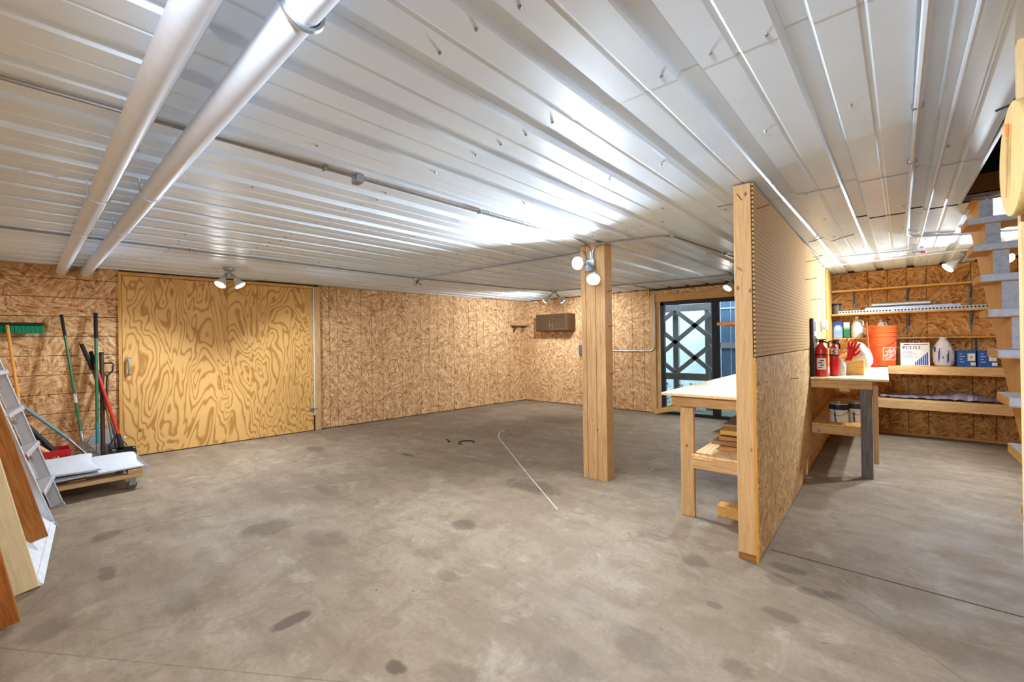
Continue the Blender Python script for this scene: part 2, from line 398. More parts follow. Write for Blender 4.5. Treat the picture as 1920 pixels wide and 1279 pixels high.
# ---- left wall: sheathing strips, plywood sliding door, trim
wL = wbox(MB(), -1.6, 7.4, -.16, -.022, 0, H+.06).build('wall_left', plain('wall_core', (92, 62, 34), .9))
tag(wL, 'left wall of strand board strips with dark grooves', 'wall', kind='structure')
def strip(parent, mat, fn): return fn(MB()).build('board_strip', mat, parent, .0025)
zs = [0.012, .18, .40, .625, .849, 1.075, 1.299, 1.525, 1.756, 1.98, 2.2, H]
for a, b in zip(zs, zs[1:]): strip(wL, OSB_L, lambda m: wbox(m, -1.5, -.11, -.022, 0, a+G, b-G))
ss = [2.295, 2.461, 2.593, 2.999, 3.195, 3.402, 3.791, 4.191, 4.383, 4.581, 4.97, 5.355, 5.572, 5.765, 6.152, 6.512, 6.699, 6.908, 7.1]
for a, b in zip(ss, ss[1:]): strip(wL, OSB_L, lambda m: wbox(m, a+G, b-G, -.022, 0, .012, H-.002))
d1 = thing('door_1', 'large plywood sliding door with wavy grain in the left wall', 'door', wl(1.06, 0, 0), kind='structure')
for a, b in ((-.08, 1.034), (1.036, 1.93), (1.932, 2.19)): wbox(MB(), a, b, .004, .022, .012, 2.285).build('plywood_sheet', PLY, d1, .001)
hb = MB(); wbox(hb, -.048, .002, .022, .026, 1.03, 1.06); wbox(hb, -.048, .002, .022, .026, 1.225, 1.255); hb.tube(arc([wl(-.023, .026, 1.045), wl(-.023, .065, 1.045), wl(-.023, .065, 1.24), wl(-.023, .026, 1.24)], .02), .010, 8)
tag(hb.build('handle', GALV, d1, 0, True), 'galvanised pull handle')
lb = MB(); wbox(lb, 2.13, 2.2, .022, .032, .33, .37); lb.tube([wl(2.14, .04, .35), wl(2.25, .04, .35)], .009, 8); lb.tube([wl(2.225, .035, .345), wl(2.235, .04, .22)], .006, 6)
tag(lb.build('latch', GALV, d1), 'steel slide bolt latch')
t1 = wbox(MB(), -.115, -.083, 0, .03, .01, H-.02).build('trim_1', AMBER['z']); tag(t1, 'narrow amber trim board left of the plywood door', 'trim', kind='structure')
t2 = wbox(MB(), 2.215, 2.30, -.02, .045, .005, H-.03).build('trim_2', PINE['z'], None, .002); tag(t2, 'pine jamb board right of the plywood door', 'trim', kind='structure')
wbox(MB(), 2.196, 2.212, .0, .04, .25, H-.04).build('door_seal', WHITEP, t2)
t3 = wbox(MB(), -.083, 2.2, 0, .036, 2.29, H-.02).build('trim_3', AMBER['y']); tag(t3, 'amber header board above the plywood door', 'trim', kind='structure')
# ---- back wall beside the glass door
wB = MB().box(-7.2, -3.26, YB+.022, YB+.16, 0, H+.06).box(-3.26, XP0, YB+.022, YB+.16, 2.09, H+.06).box(-1.2, XP0, YB+.022, YB+.16, 0, 2.09).build('wall_back', MATS['wall_core'])
tag(wB, 'back wall of grooved strand board beside the glass door', 'wall', kind='structure')
xs = [-6.6, -6.18, -5.987, -5.764, -5.551, -5.33, -4.93, -4.54, -4.33, -4.12, -3.73, -3.487, -3.37]
for a, b in zip(xs, xs[1:]): bx('board_strip', OSB_B, wB, a+G, b-G, YB, YB+.022, .012, H-.01, .0025)
bx('board_strip', OSB_B, wB, -3.36, XP0, YB, YB+.022, 2.235, H-.035, .0025)
bx('board_strip', OSB_B, wB, -1.2, XP0, YB, YB+.022, .012, 2.1, .0025)
t4 = bx('trim_4', PINE['z'], None, -3.365, -3.255, YB-.014, YB+.03, .005, 2.13, .002); tag(t4, 'pine side casing left of the glass door', 'trim', kind='structure')
bx('casing_strip', PINE['z'], t4, -3.255, -3.17, YB+.01, YB+.1, .01, 2.1, .002)
t5 = bx('trim_5', AMBER['x'], None, -3.365, -1.2, YB-.016, YB+.03, 2.1, 2.235, .002); tag(t5, 'amber header board over the glass door', 'trim', kind='structure')
# sliding glass door
FRM = plain('door_frame', (44, 46, 50), .4, .3)
k = NT('pane_glass', 0.02, 0, 0.5); k.b.inputs['Transmission Weight'].default_value = 1; k.b.inputs['IOR'].default_value = 1.02
k.color(k.ramp(k.noise(k.coord(), 3, 3), [(0.3, srgb(208, 222, 228)), (0.7, srgb(226, 238, 242))])); GLASS = k.m
d2 = thing('door_2', 'dark framed sliding glass door in the back wall', 'door', (-2.2, YB, 0), kind='structure')
fm = MB().box(-3.17, -3.105, YB+.02, YB+.10, .03, 2.09).box(-1.27, -1.2, YB+.02, YB+.10, .03, 2.09).box(-3.17, -1.2, YB+.02, YB+.10, 2.03, 2.09).box(-3.17, -1.2, YB+.02, YB+.10, .0, .05)
fm.build('frame', FRM, d2, .003)
bx('meeting_stile', FRM, d2, -2.27, -2.145, YB+.03, YB+.10, .05, 2.03, .003)
bx('pane', GLASS, d2, -3.105, -2.27, YB+.055, YB+.061, .05, 2.03); bx('pane', GLASS, d2, -2.145, -1.27, YB+.055, YB+.061, .05, 2.03)
# ---- shelf wall right of the partition
wS = bx('wall_back_right', MATS['wall_core'], None, -.75, 3.0, YS+.022, YS+.16, 0, H+.06); tag(wS, 'warm strand board wall behind the storage shelves', 'wall', kind='structure')
xs = [XP1, -.17, .045, .245, .447, .867, 1.07, 1.27, 1.47, 1.87, 2.3]
for a, b in zip(xs, xs[1:]): bx('board_strip', OSB_R, wS, a+G, b-G, YS, YS+.022, .03, H-.004, .0025)
bs = bx('baseboard_back', PINE['x'], None, XP1+.01, XR, YS-.012, YS+.001, 0, .03); tag(bs, 'thin pine sill strip under the shelf wall', 'baseboard', kind='structure')
wR = bx('wall_right', OSB_L, None, XR, XR+.14, -1.2, 8.4, 0, H+.06); tag(wR, 'strand board wall beyond the staircase', 'wall', kind='structure')
wF = bx('wall_front', OSB_B, None, -8.0, 3.0, YF-.14, YF, 0, H+.06); tag(wF, 'strand board front wall that the boards and ladder lean on', 'wall', kind='structure')
# dark stairwell above the ceiling
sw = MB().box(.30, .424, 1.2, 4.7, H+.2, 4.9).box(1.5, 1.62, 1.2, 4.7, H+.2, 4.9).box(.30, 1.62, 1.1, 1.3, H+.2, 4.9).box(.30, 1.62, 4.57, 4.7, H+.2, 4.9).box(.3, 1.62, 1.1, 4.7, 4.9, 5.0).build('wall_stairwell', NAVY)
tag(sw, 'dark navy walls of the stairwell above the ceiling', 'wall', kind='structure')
# ---- partition
wP = MB().box(XP0+.012, XP1-.014, 3.0, YS-.02, 0, H-.004).build('wall_partition', MATS['wall_core']); tag(wP, 'freestanding partition faced with pegboard and strand board', 'wall', kind='structure')
bx('end_stud', lumber('end_stud', 'z', (226, 182, 128), (202, 154, 100), (128, 76, 40)), wP, XP0, XP1-.016, 2.955, 3.0, .04, H-.006, .003)
bx('bottom_plate', lumber('stained_plate', 'x', (176, 120, 66), (128, 80, 42)), wP, XP0, XP1-.016, 2.953, 3.0, 0, .04, .002)
bx('edge_strip', plain('orange_edge', (226, 158, 52), .6), wP, XP1-.016, XP1-.004, 2.957, 3.0, 0, 1.262)
zs = [.012, .18, .40, .62, .847, 1.262]
for a, b in zip(zs, zs[1:]):
    bx('board_strip', OSB_P, wP, XP1-.014, XP1, 2.965, 5.31, a+.002, b-.002)
    bx('board_strip', OSB_P, wP, XP1-.018, XP1-.004, 5.315, 7.34, a+.002, b-.002)
bx('pegboard_panel', M_PEG, wP, XP1-.012, XP1-.002, 2.96, 5.62, 1.268, H-.012); bx('pegboard_panel', M_PEG, wP, XP1-.012, XP1-.002, 5.624, 6.22, 1.268, H-.012)
bx('wall_board', PINE['z'], wP, XP1-.03, XP1-.012, 6.25, 7.33, 1.262, H-.01); bx('shaded_face_board', AMBER['z'], wP, XP1-.03, XP1+.004, 7.34, YS-.002, 0, H-.006, .003)  # wood tones paint one continuous face: pine where lit, amber where shaded
bx('side_sheet', PINE['z'], wP, XP0, XP0+.012, 3.0, YB-.01, .01, H-.006)
HOOK = plain('nail_steel', (96, 74, 52), .4, .6)
for (y, z, l) in ((5.90, 2.293, .09), (5.30, 2.16, .09), (5.30, 1.977, .09), (5.70, 1.795, .09), (3.06, 2.2, .07), (4.2, 1.04, .06)):
    MB().tube([(XP1-.01, y, z), (XP1+l, y-.01, z+.012)], .003, 6).build('nail', HOOK, wP)
MB().tube([(XP0+.01, 2.96, 2.235), (XP0-.09, 2.95, 2.232)], .003, 6).build('nail', HOOK, wP)
MB().tube([(XP0+.05, 2.957, 2.245), (XP0+.035, 2.90, 2.275)], .0025, 6).build('nail', HOOK, wP)
MB().tube([(XP0+.015, 2.957, 1.83), (XP0+.05, 2.90, 1.81)], .0025, 6).build('nail', HOOK, wP)

# ================================================================ outside the glass door
yard = bx('ground', plain('yard_soil', (120, 124, 110), .95), None, -7, 2, 8.5, 14, -.12, -.02); tag(yard, 'grey gravel ground outside the glass door', 'ground', kind='structure')
LAT = lumber('weathered_timber', 'z', (178, 178, 176), (146, 146, 144), (110, 108, 104), knots=False)
lg = thing('lattice_gate', 'weathered grey timber gate with crossed braces outside the glass door', 'gate', (-3.0, 8.9, -.02))
YL = 8.9
bx('post', LAT, lg, -3.315, -3.205, YL, YL+.09, -.02, 2.3); bx('post', LAT, lg, -2.68, -2.55, YL, YL+.09, -.02, 2.3); bx('post', LAT, lg, -4.0, -3.9, YL, YL+.09, -.02, 2.3)
bx('rail', LAT, lg, -3.95, -2.6, YL-.02, YL, 1.96, 2.10); bx('rail', LAT, lg, -3.95, -2.6, YL-.02, YL, .56, .70)
def brace(x0, z0, x1, z1): MB().bar((x0, YL-.04, z0), (x1, YL-.04, z1), .085, .03, (0, 1, 0)).build('brace', LAT, lg)
brace(-3.25, 1.99, -2.56, 1.42); brace(-3.25, 1.34, -2.56, 1.91); brace(-3.25, 1.34, -2.56, .76); brace(-3.25, .70, -2.56, 1.27)
brace(-3.25, 1.99, -3.95, 1.42); brace(-3.25, 1.34, -3.95, 1.91); brace(-3.25, 1.34, -3.95, .76); brace(-3.25, .70, -3.95, 1.27)
sheet = bx('plastic_sheeting', plain('pale_sheet', (222, 238, 240), .6), None, -6.5, -2.35, 10.6, 10.64, -.02, 3.4); tag(sheet, 'pale translucent sheeting hung behind the timber gate', 'sheeting')
fe = thing('plank_fence', 'blue grey vertical plank fence behind the right glass pane', 'fence', (-1.7, 9.4, -.02))
BLUEW = lumber('blue_grey_plank', 'z', (120, 146, 170), (86, 110, 136), (60, 76, 96), knots=False)
for i in range(9): bx('plank', BLUEW, fe, -2.52+i*.19, -2.52+i*.19+.182, 9.4, 9.425, -.02, 2.6, .002)
bx('rail', LAT, fe, -2.52, -.8, 9.37, 9.4, 1.2, 1.31); bx('rail', WHITEP, fe, -2.52, -.8, 9.385, 9.4, 2.0, 2.025)  # the thin white bar stands for a bright reflection line in the pane
LEAF = plain('leaf', (70, 104, 52), .6)
for i, (px, py) in enumerate(((-3.42, 8.70), (-3.12, 8.72), (-2.82, 8.70))):
    mb = MB()
    for j in range(90):
        a = random.uniform(0, 6.28); h = random.uniform(.03, .5); r = random.uniform(.0, .13); c = Vector((px+r*math.cos(a), py+r*math.sin(a)*.6, h))
        d = Vector((math.cos(a), math.sin(a), random.uniform(-.2, .8))).normalized()*.045; w = d.cross(Vector((0, 0, 1))).normalized()*.02
        mb.add([c-d, c+w, c+d, c-w], [(0, 1, 2, 3)])
    for j in range(5): mb.tube([(px, py, -.02), (px+random.uniform(-.08, .08), py+random.uniform(-.04, .04), random.uniform(.25, .4))], .003, 5)
    o = mb.build('weed_plant', LEAF, None, base=(px, py, -.02)); tag(o, ['leafy green weed at the foot of the gate, leftmost', 'leafy green weed at the foot of the gate, middle one', 'leafy green weed at the foot of the gate, rightmost'][i], 'plant', 'weeds outside the glass door')
o = MB().bar((-3.22, 7.80, .05), (-1.6, 7.72, .62), .04, .09, (0, 0, 1)).build('leaning_timber', lumber('grey_timber', 'x', (160, 140, 112), (128, 106, 80)), None, .003, base=(-2.4, 7.76, 0))
tag(o, 'greyish timber slanting up across the foot of the glass door', 'timber')
o = MB().bar((-3.24, 7.74, .05), (-2.4, 7.68, .26), .04, .08, (0, 0, 1)).build('leaning_timber', AMBER['x'], None, .003, base=(-2.8, 7.7, 0))
tag(o, 'short amber timber below the greyish one at the glass door', 'timber')

# ================================================================ support post
po = thing('support_post', 'built-up wooden support post standing in the open floor', 'post', (-2.18, 3.8, 0))
POSTM = lumber('post_pine', 'z', (220, 178, 126), (186, 138, 88), (110, 62, 30))
xe = [-2.322, -2.268, -2.213, -2.158, -2.103, -2.05]
for i, (a, b) in enumerate(zip(xe, xe[1:])): bx('post_plank', POSTM, po, a+.0012, b-.0012, 3.74+(.006 if i % 2 else 0), 3.885, 0, H-.001, .0025)
for (z, y) in ((1.86, 3.78), (1.52, 3.8), (1.05, 3.8)): MB().tube([(-2.055, y, z), (-1.985, y-.015, z+.012)], .003, 6).build('nail', HOOK, po)

# ================================================================ pipes and conduits on the ceiling
def pvc(y, z, r, rings, hang, lab):
    o = thing('pvc_pipe', lab, 'pipe', (-3.4, y, z), 'white drain pipes under the ceiling')
    MB().tube([(.3, y, z), (-7.28, y, z)], r, 24).build('pipe_run', PVC, o, 0, True)
    for x in rings: MB().tube([(x-.05, y, z), (x-.05, y, z), (x+.05, y, z)], r+.0055, 24).build('coupling', PVC, o, 0, True)
    for x in hang:
        mb = MB().tube([(x, y+(r+.004)*math.sin(a), z-(r+.004)*math.cos(a)) for a in [math.pi*(j/12-.5)*1.1 for j in range(13)]], .0032, 6)
        mb.tube([(x, y+r+.004, z), (x, y+r+.006, H)], .0032, 6).tube([(x, y-r-.004, z), (x, y-r-.006, H)], .0032, 6); mb.build('pipe_strap', PVC, o, 0, True)
    MB().lathe([(r+.03, 0), (r+.03, .012), (r, .012)], (-7.2, y, z), (1, 0, 0), 20).build('wall_collar', AMBER['y'], o)
pvc(.30, H-.075, .046, (-2.15, -3.75), (-3.45, -4.55), 'white drain pipe under the ceiling, the one farther left')
pvc(.495, H-.075, .046, (-2.45, -4.35), (-3.2, -4.3), 'white drain pipe under the ceiling, the one nearer the post')
rg = MB().tube([(-1.155, .495+.054*math.cos(a), H-.075+.054*math.sin(a)) for a in [j*math.pi/12 for j in range(25)]], .008, 6).build('clamp', GALV, [o for o in bpy.data.objects if o.name == 'pvc_pipe.001'][0], 0, True)
def conduit(pts, lab, straps=(), r=.009, bend=.14, mat=STEEL):
    b = Vector(pts[0]); o = thing('conduit', lab, 'conduit', tuple(b), 'steel conduits')
    MB().tube(arc(pts, bend), r, 8).build('conduit_run', mat, o, 0, True)
    for p in straps:
        p = Vector(p); MB().box(p.x-.020, p.x+.020, p.y-.008, p.y+.008, p.z-.0125, p.z+.0135).build('strap', GALV, o, .003)
    return o
zc = H-.014
conduit([(-2.345, -.35, zc), (-2.155, 3.5, zc), (-2.19, 3.722, zc-.02), (-2.19, 3.722, 2.16)], 'long steel conduit crossing the ceiling down to the post', [(-2.27, 1.08, zc), (-2.215, 2.2, zc), (-2.31, .35, zc)], bend=.2)
conduit([(-5.19, -.35, zc), (-5.135, 3.8, zc), (-4.94, 5.55, zc), (-4.72, 6.6, zc)], 'steel conduit along the ceiling nearest the plywood door', [(-5.16, 1.1, zc), (-5.15, 2.6, zc), (-5.05, 4.6, zc)], r=.0095)
conduit([(-5.135, 3.8, zc), (-2.5, 3.96, zc), (-2.28, 3.722, zc-.03), (-2.215, 3.722, 2.14)], 'thin steel conduit running from the ceiling box across to the post', [], r=.0095)
conduit([(-2.175, 3.722, 2.16), (-2.17, 3.722, zc-.02), (-1.95, 3.74, zc), (-1.46, 3.87, zc), (-1.30, 5.48, zc), (-1.25, 6.95, zc)], 'steel conduit bending off the post towards the partition', [(-1.455, 3.93, zc), (-1.33, 5.2, zc)], bend=.16)
conduit([(-4.72, 6.62, zc), (-3.5, 6.72, zc), (-1.25, 6.97, zc)], 'steel conduit crossing in front of the glass door', [(-3.2, 6.745, zc)])
conduit([(-3.26, 7.0, zc), (-3.262, YB-.03, zc), (-3.268, YB-.03, 1.18), (-4.3, YB-.012, 1.178), (-4.82, YB-.012, 1.178)], 'steel conduit dropping down the back wall beside the glass door', [], bend=.13)
conduit([(.07, -.35, zc), (.107, 1.72, zc), (.165, 5.55, zc), (.62, 5.83, zc), (1.4, 6.1, zc)], 'straight steel conduit over the right aisle, turning at the stairs', [(.118, 2.45, zc), (.128, 3.2, zc)], mat=PVC, r=.013)
conduit([(.17, -.35, zc), (.222, 1.83, zc), (.287, 6.4, zc)], 'straight white conduit over the right aisle ending at the metal box', [(.25, 5.6, zc)], mat=PVC)
conduit([(.24, 6.46, zc), (-.40, 6.33, zc), (-.572, 6.66, zc-.03), (-.572, 6.72, 1.60)], 'white conduit bending down onto the partition beside the fire extinguishers', [], bend=.2, mat=PVC)
conduit([(.72, 6.89, zc), (-.57, 7.07, zc)], 'thin white conduit near the shelf wall', [], mat=PVC, r=.009)
def jbox(p, w, lab, round_=False, tip=None):
    o = thing('junction_box', lab, 'electrical box', p, 'steel ceiling boxes')
    x, y, z = p
    if round_: MB().lathe([(w, 0), (w, -.045), (w*.9, -.05)], (x, y, z), seg=8).build('box_body', GALV, o, .002)
    else: MB().box(x-w, x+w, y-w*.6, y+w*.6, z-.05, z).build('box_body', GALV, o, .004)
    if tip: MB().tube([(x+.02, y-.04, z-.055), (x+.06, y-.05, z-.06)], .014, 8).build('wire_cap', tip, o)
    return o
jbox((-2.262, 1.268, H), .035, 'small steel connector box on the long ceiling conduit')
b = jbox((-5.13, 3.8, H), .055, 'round steel ceiling box with loose wires, between the lamp fixtures', True)
for i in range(5):
    a = i*1.3; MB().tube([(-5.13, 3.8, H-.05), (-5.13+.04*math.cos(a), 3.8+.04*math.sin(a), H-.09), (-5.13+.07*math.cos(a+.5), 3.8+.07*math.sin(a+.5), H-.115)], .004, 5).build('wire', DARKM, b)
jbox((.29, 6.43, H), .05, 'steel ceiling box with red wire caps over the right aisle', False, plain('red_cap', (214, 62, 44), .5))
ob = thing('outlet_box', 'steel outlet box on the partition above the fire extinguishers', 'electrical box', (-.57, 6.72, 1.5))
bx('box_body', GALV, ob, XP1-.012, XP1+.045, 6.66, 6.78, 1.49, 1.6, .004); bx('cover_plate', WHITEP, ob, XP1+.045, XP1+.05, 6.655, 6.785, 1.485, 1.605, .002)
sb = bx('switch_box', plain('grey_box', (96, 100, 106), .5), None, -4.94, -4.82, YB-.05, YB, 1.095, 1.30, .004); tag(sb, 'grey electrical switch box on the back wall beside the post', 'electrical box')

# ================================================================ flood lamps
BULB = plain('bulb_glass', (206, 200, 190), .2, .2, .6)
LENS = emis('lit_lens', (1.0, .96, .88), 26)
def flood(parent, root, d, power, ang=150, blend=.6, warm=(.74, .87, 1.0)):
    root = Vector(root); d = Vector(d).normalized(); face = root+d*.20
    MB().tube([root, root+d*.03, root+d*.075], [.013, .02, .024], 12).build('lamp_holder', GALV, parent, 0, True)
    bl = MB().lathe([(.018, .06), (.02, .085), (.036, .11), (.055, .15), (.061, .175), (.061, .185)], root, d, 24).build('bulb', BULB, parent, 0, True)
    MB().lathe([(.060, .186), (.054, .192), (.035, .198), (.008, .2)], root, d, 24).build('lens', LENS, bl, 0, True)
    li = bpy.data.lights.new('flood_light', 'SPOT'); li.energy = power*LAMP; li.spot_size = math.radians(ang); li.spot_blend = blend; li.color = warm; li.shadow_soft_size = .05
    lo = bpy.data.objects.new('flood_light', li); COL.objects.link(lo); lo.parent = parent
    lo.location = face + d*.015 - Vector(parent.location); lo.rotation_euler = d.to_track_quat('-Z', 'Y').to_euler()
def fixture(loc, lamps, lab, mount='ceiling', stem=.0):
    o = thing('flood_lamp', lab, 'lamp', loc, 'twin flood lamps'); x, y, z = loc
    if mount == 'ceiling':
        MB().lathe([(.062, 0), (.062, -.022), (.045, -.036), (.02, -.04)], loc, seg=18).build('mounting_plate', GALV, o, 0, True)
    elif mount == 'post':
        MB().box(x-.05, x+.05, y-.045, y, z-.06, z+.06).build('mounting_plate', GALV, o, .004)
    for off, d, pw, an in lamps:
        r = Vector(loc)+Vector(off)
        MB().tube([Vector(loc)+Vector((0, 0, -.03)) if mount == 'ceiling' else Vector(loc)+Vector((0, -.03, 0)), r], .011, 8).build('swivel_arm', GALV, o, 0, True)
        flood(o, r, d, pw, an)
    return o
fixture((-6.13, 1.69, H), [((-.01, -.015, -.06), (.2, -.42, -.75), 92, 160), ((.01, .015, -.06), (.25, .42, -.72), 80, 160)], 'lit twin flood lamp on the ceiling before the plywood door')
fixture((-4.70, 6.62, H), [((-.05, -.02, -.07), (-.8, .05, -.55), 70, 146), ((.05, .02, -.07), (.1, .7, -.6), 52, 130)], 'lit twin flood lamp on the ceiling in front of the wall cabinet')
fixture((-2.19, 3.74, 2.13), [((-.02, -.05, .03), (.0, -.95, -.16), 125, 152), ((.06, -.06, -.05), (.3, -.6, -.55), 95, 145)], 'lit twin flood lamp on the wooden support post', 'post')
fixture((-1.68, 7.0, H), [((0, 0, -.07), (-.25, -.35, -.5), 80, 130)], 'lit flood lamp near the glass door, half hidden by the partition')
fixture((.72, 7.0, H), [((-.03, -.02, -.07), (-.55, -.15, -.5), 125, 150)], 'lit flood lamp above the storage shelves, left of the stairs')
fixture((-.45, -.18, H), [((-.03, .0, -.07), (-.4, .75, -.5), 80, 146), ((.03, .0, -.07), (.3, .75, -.55), 60, 140)], 'added twin flood lamp, unseen fill light close to the front wall')  # unseen fixture added to fill the faces turned toward the camera
fixture((1.02, 6.9, H), [((0, 0, -.09), (-.25, -.8, -.35), 120, 145)], 'lit flood lamp seen between the stair treads')

# ================================================================ staircase
st = thing('staircase', 'open wooden staircase with grey painted treads and bare yellow ends', 'stairs', (.9, 3.0, 0))
TREAD = plain('tread_grey', (192, 196, 210), .5, 0, .3, .18, 45)
XS0, XS1 = .44, 1.42; N = 15
ty = lambda i: 3.053+(i-4)*.2485; tz = lambda i: 1.084+(i-4)*.2205
for i in range(0, N):
    y, z = ty(i), tz(i)
    t = bx('tread', TREAD, st, XS0+.003, XS1, y, y+.30, z-.042, z, .003)
    bx('tread_end', AMBER['y'], t, XS0, XS0+.003, y+.002, y+.298, z-.041, z-.001)
    bx('tread_underside', AMBER['x'], t, XS0+.002, XS1, y+.004, y+.296, z-.045, z-.042)
for (x0, x1) in ((.53, .57), (1.3, 1.34)):
    poly = [(ty(0)+.03, 0)]
    for i in range(0, N):
        poly += [(ty(i)+.03, tz(i)-.046), (ty(i+1)+.03, tz(i)-.046)]
    poly += [(ty(N-1)+.33, tz(N-1)-.3), (ty(0)+.43, 0)]
    MB().prism(poly, (x0, 0, 0), (0, 1, 0), (0, 0, 1), (1, 0, 0), x1-x0).build('stringer', AMBER['z'], st)
for i in range(0, N-1): bx('stringer_face', GREYP, st, .53, .60, ty(i+1)+.024, ty(i+1)+.03, tz(i), tz(i+1)-.046)
# stud and plaque in the right foreground
sd = bx('wall_stud', lumber('pale_stud', 'z', (240, 212, 160), (222, 186, 130)), None, .343, .432, 2.164, 2.20, 0, H+.05, .002); tag(sd, 'pale vertical stud at the right edge beside the stairs', 'stud')
pl = thing('wooden_plaque', 'round pale wooden plaque with a brush hanging on the stud', 'plaque', (.325, 2.10, 1.93))
MB().lathe([(.178, 0), (.181, .004), (.181, .02), (.178, .024)], (.34, 2.105, 1.945), (-1, 0, 0), 48).build('plaque_disc', lumber('plaque_wood', 'z', (240, 208, 142), (224, 186, 118), knots=False), pl, 0, True)
MB().tube([(.308, 2.10, 2.02), (.308, 2.115, 1.93), (.308, 2.13, 1.83)], [.004, .0035, .002], 8).build('brush_handle', plain('tan_handle', (196, 158, 98), .5), pl, 0, True)
MB().tube([(.308, 2.095, 2.06), (.308, 2.10, 2.02)], [.005, .004], 8).build('brush_tip', plain('orange_tip', (226, 132, 62), .6), pl, 0, True)
MB().tube([(.309, 2.115, 1.99), (.309, 2.13, 1.9)], .003, 6).build('brush_ferrule', GALV, pl, 0, True)
MB().tube([(.36, 2.17, 2.155), (.30, 2.21, 2.152)], .004, 6).build('hanging_spike', DARKM, pl)

# ================================================================ workbench left of the partition
wb = thing('workbench', 'wooden workbench with plywood top left of the partition', 'workbench', (-1.0, 4.5, 0))
YB0, YB1 = 3.37, 5.5
bx('bench_top', plywood('bench_top_ply', 'xy', (240, 206, 158), (226, 184, 130)), wb, -1.335, XP0-.003, YB0-.05, YB1+.05, .945, .966, .002)
bx('apron', lumber('apron', 'x', (206, 164, 112), (166, 122, 74)), wb, -1.275, XP0-.003, YB0, YB0+.04, .862, .944, .003); bx('apron', PINE['y'], wb, -1.275, -1.235, YB0+.045, YB1, .862, .944, .003)
for y in (YB0+.02, YB1-.12): bx('leg', PINE['z'], wb, -1.225, -1.125, y+.025, y+.065, 0, .861, .004)
bx('shelf_board', plywood('shelf_ply', 'xy', (236, 200, 146), (220, 176, 118)), wb, -1.13, XP0-.003, YB0+.02, YB1, .478, .498, .002)
bx('shelf_rail', PINE['x'], wb, -1.12, XP0-.003, YB0+.0, YB0+.038, .395, .477, .003); bx('shelf_rail', PINE['y'], wb, -1.12, -1.085, YB0+.04, YB1, .395, .477, .003)
def scrap(x0, x1, y0, y1, z, t, rot, mat, lab):
    o = MB().box(-(x1-x0)/2, (x1-x0)/2, -(y1-y0)/2, (y1-y0)/2, 0, t).build('scrap_board', mat, None, .002)
    o.location = ((x0+x1)/2, (y0+y1)/2, z); o.rotation_euler.z = rot; tag(o, lab, 'board', 'scrap boards on the bench shelf')
RED_W = lumber('reddish_pine', 'x', (206, 148, 96), (176, 112, 66)); DKW = lumber('dark_board', 'x', (176, 138, 94), (138, 100, 62))
z = .4985
scrap(-1.0, -.73, 3.62, 3.74, z, .035, .06, RED_W, 'reddish scrap block at the bottom of the bench shelf pile')
scrap(-.98, -.74, 3.80, 4.1, z, .04, -.03, PINE['x'], 'pale scrap board lying behind the reddish block on the bench shelf')
z += .0405
scrap(-1.06, -.75, 3.64, 3.9, z, .028, .0, DKW, 'dull brown scrap board, second layer of the pile on the bench shelf'); z += .0285
scrap(-1.03, -.76, 3.70, 3.98, z, .03, .1, RED_W, 'reddish brown scrap board, third layer of the bench shelf pile'); z += .0305
scrap(-1.07, -.76, 3.72, 4.02, z, .02, -.05, DKW, 'thin brown scrap board, fourth layer of the bench shelf pile'); z += .0205
scrap(-1.0, -.75, 3.66, 3.92, z, .036, .02, AMBER['x'], 'amber scrap block near the top of the bench shelf pile'); z += .0365
scrap(-1.05, -.74, 3.86, 4.5, z, .012, .05, lumber('grey_board', 'y', (190, 170, 146), (160, 138, 112)), 'greyish thin panel topping the bench shelf pile')
o = MB().box(-1.0, -.75, 3.55, 3.65, 0, .09).build('timber_offcut', AMBER['y'], None, .004, base=(-.87, 3.6, 0)); tag(o, 'amber timber offcut on the floor beneath the workbench', 'timber')
o = MB().box(-1.09, XP0-.001, 3.95, 4.6, 1.50, 1.525).build('wall_shelf', lumber('cedar', 'y', (206, 130, 70), (168, 92, 44)), None, .003, base=(-.9, 4.2, 1.5)); tag(o, 'narrow reddish shelf board fixed to the partition above the workbench', 'shelf')

# ================================================================ workbench right of the partition
rb = thing('workbench', 'wooden workbench with grey front leg right of the partition', 'workbench', (-.3, 6.5, 0))
XB0 = XP1+.004; RY = 5.45
bx('bench_top', plywood('pale_ply', 'xy', (236, 222, 178), (222, 200, 150)), rb, XB0, .03, RY-.03, 7.86, .95, .97, .002)
bx('apron', PINE['x'], rb, XB0, -.092, RY, RY+.038, .862, .949, .003); bx('apron', PINE['y'], rb, -.13, -.092, RY+.04, 7.86, .862, .949, .003)
bx('leg', GREY_END, rb, -.185, -.095, RY-.045, RY-.006, 0, .861, .004); bx('leg', PINE['z'], rb, -.091, -.052, RY+.05, RY+.14, .13, .90, .003)
bx('leg', PINE['z'], rb, -.185, -.095, 7.6, 7.69, 0, .861, .004)
bx('shelf_board', plywood('low_ply', 'xy', (222, 170, 100), (198, 142, 76)), rb, XB0, -.14, RY+.02, 7.86, .47, .488, .002); bx('shelf_rail', PINE['x'], rb, XB0, -.10, RY+.02, RY+.058, .385, .469, .003)
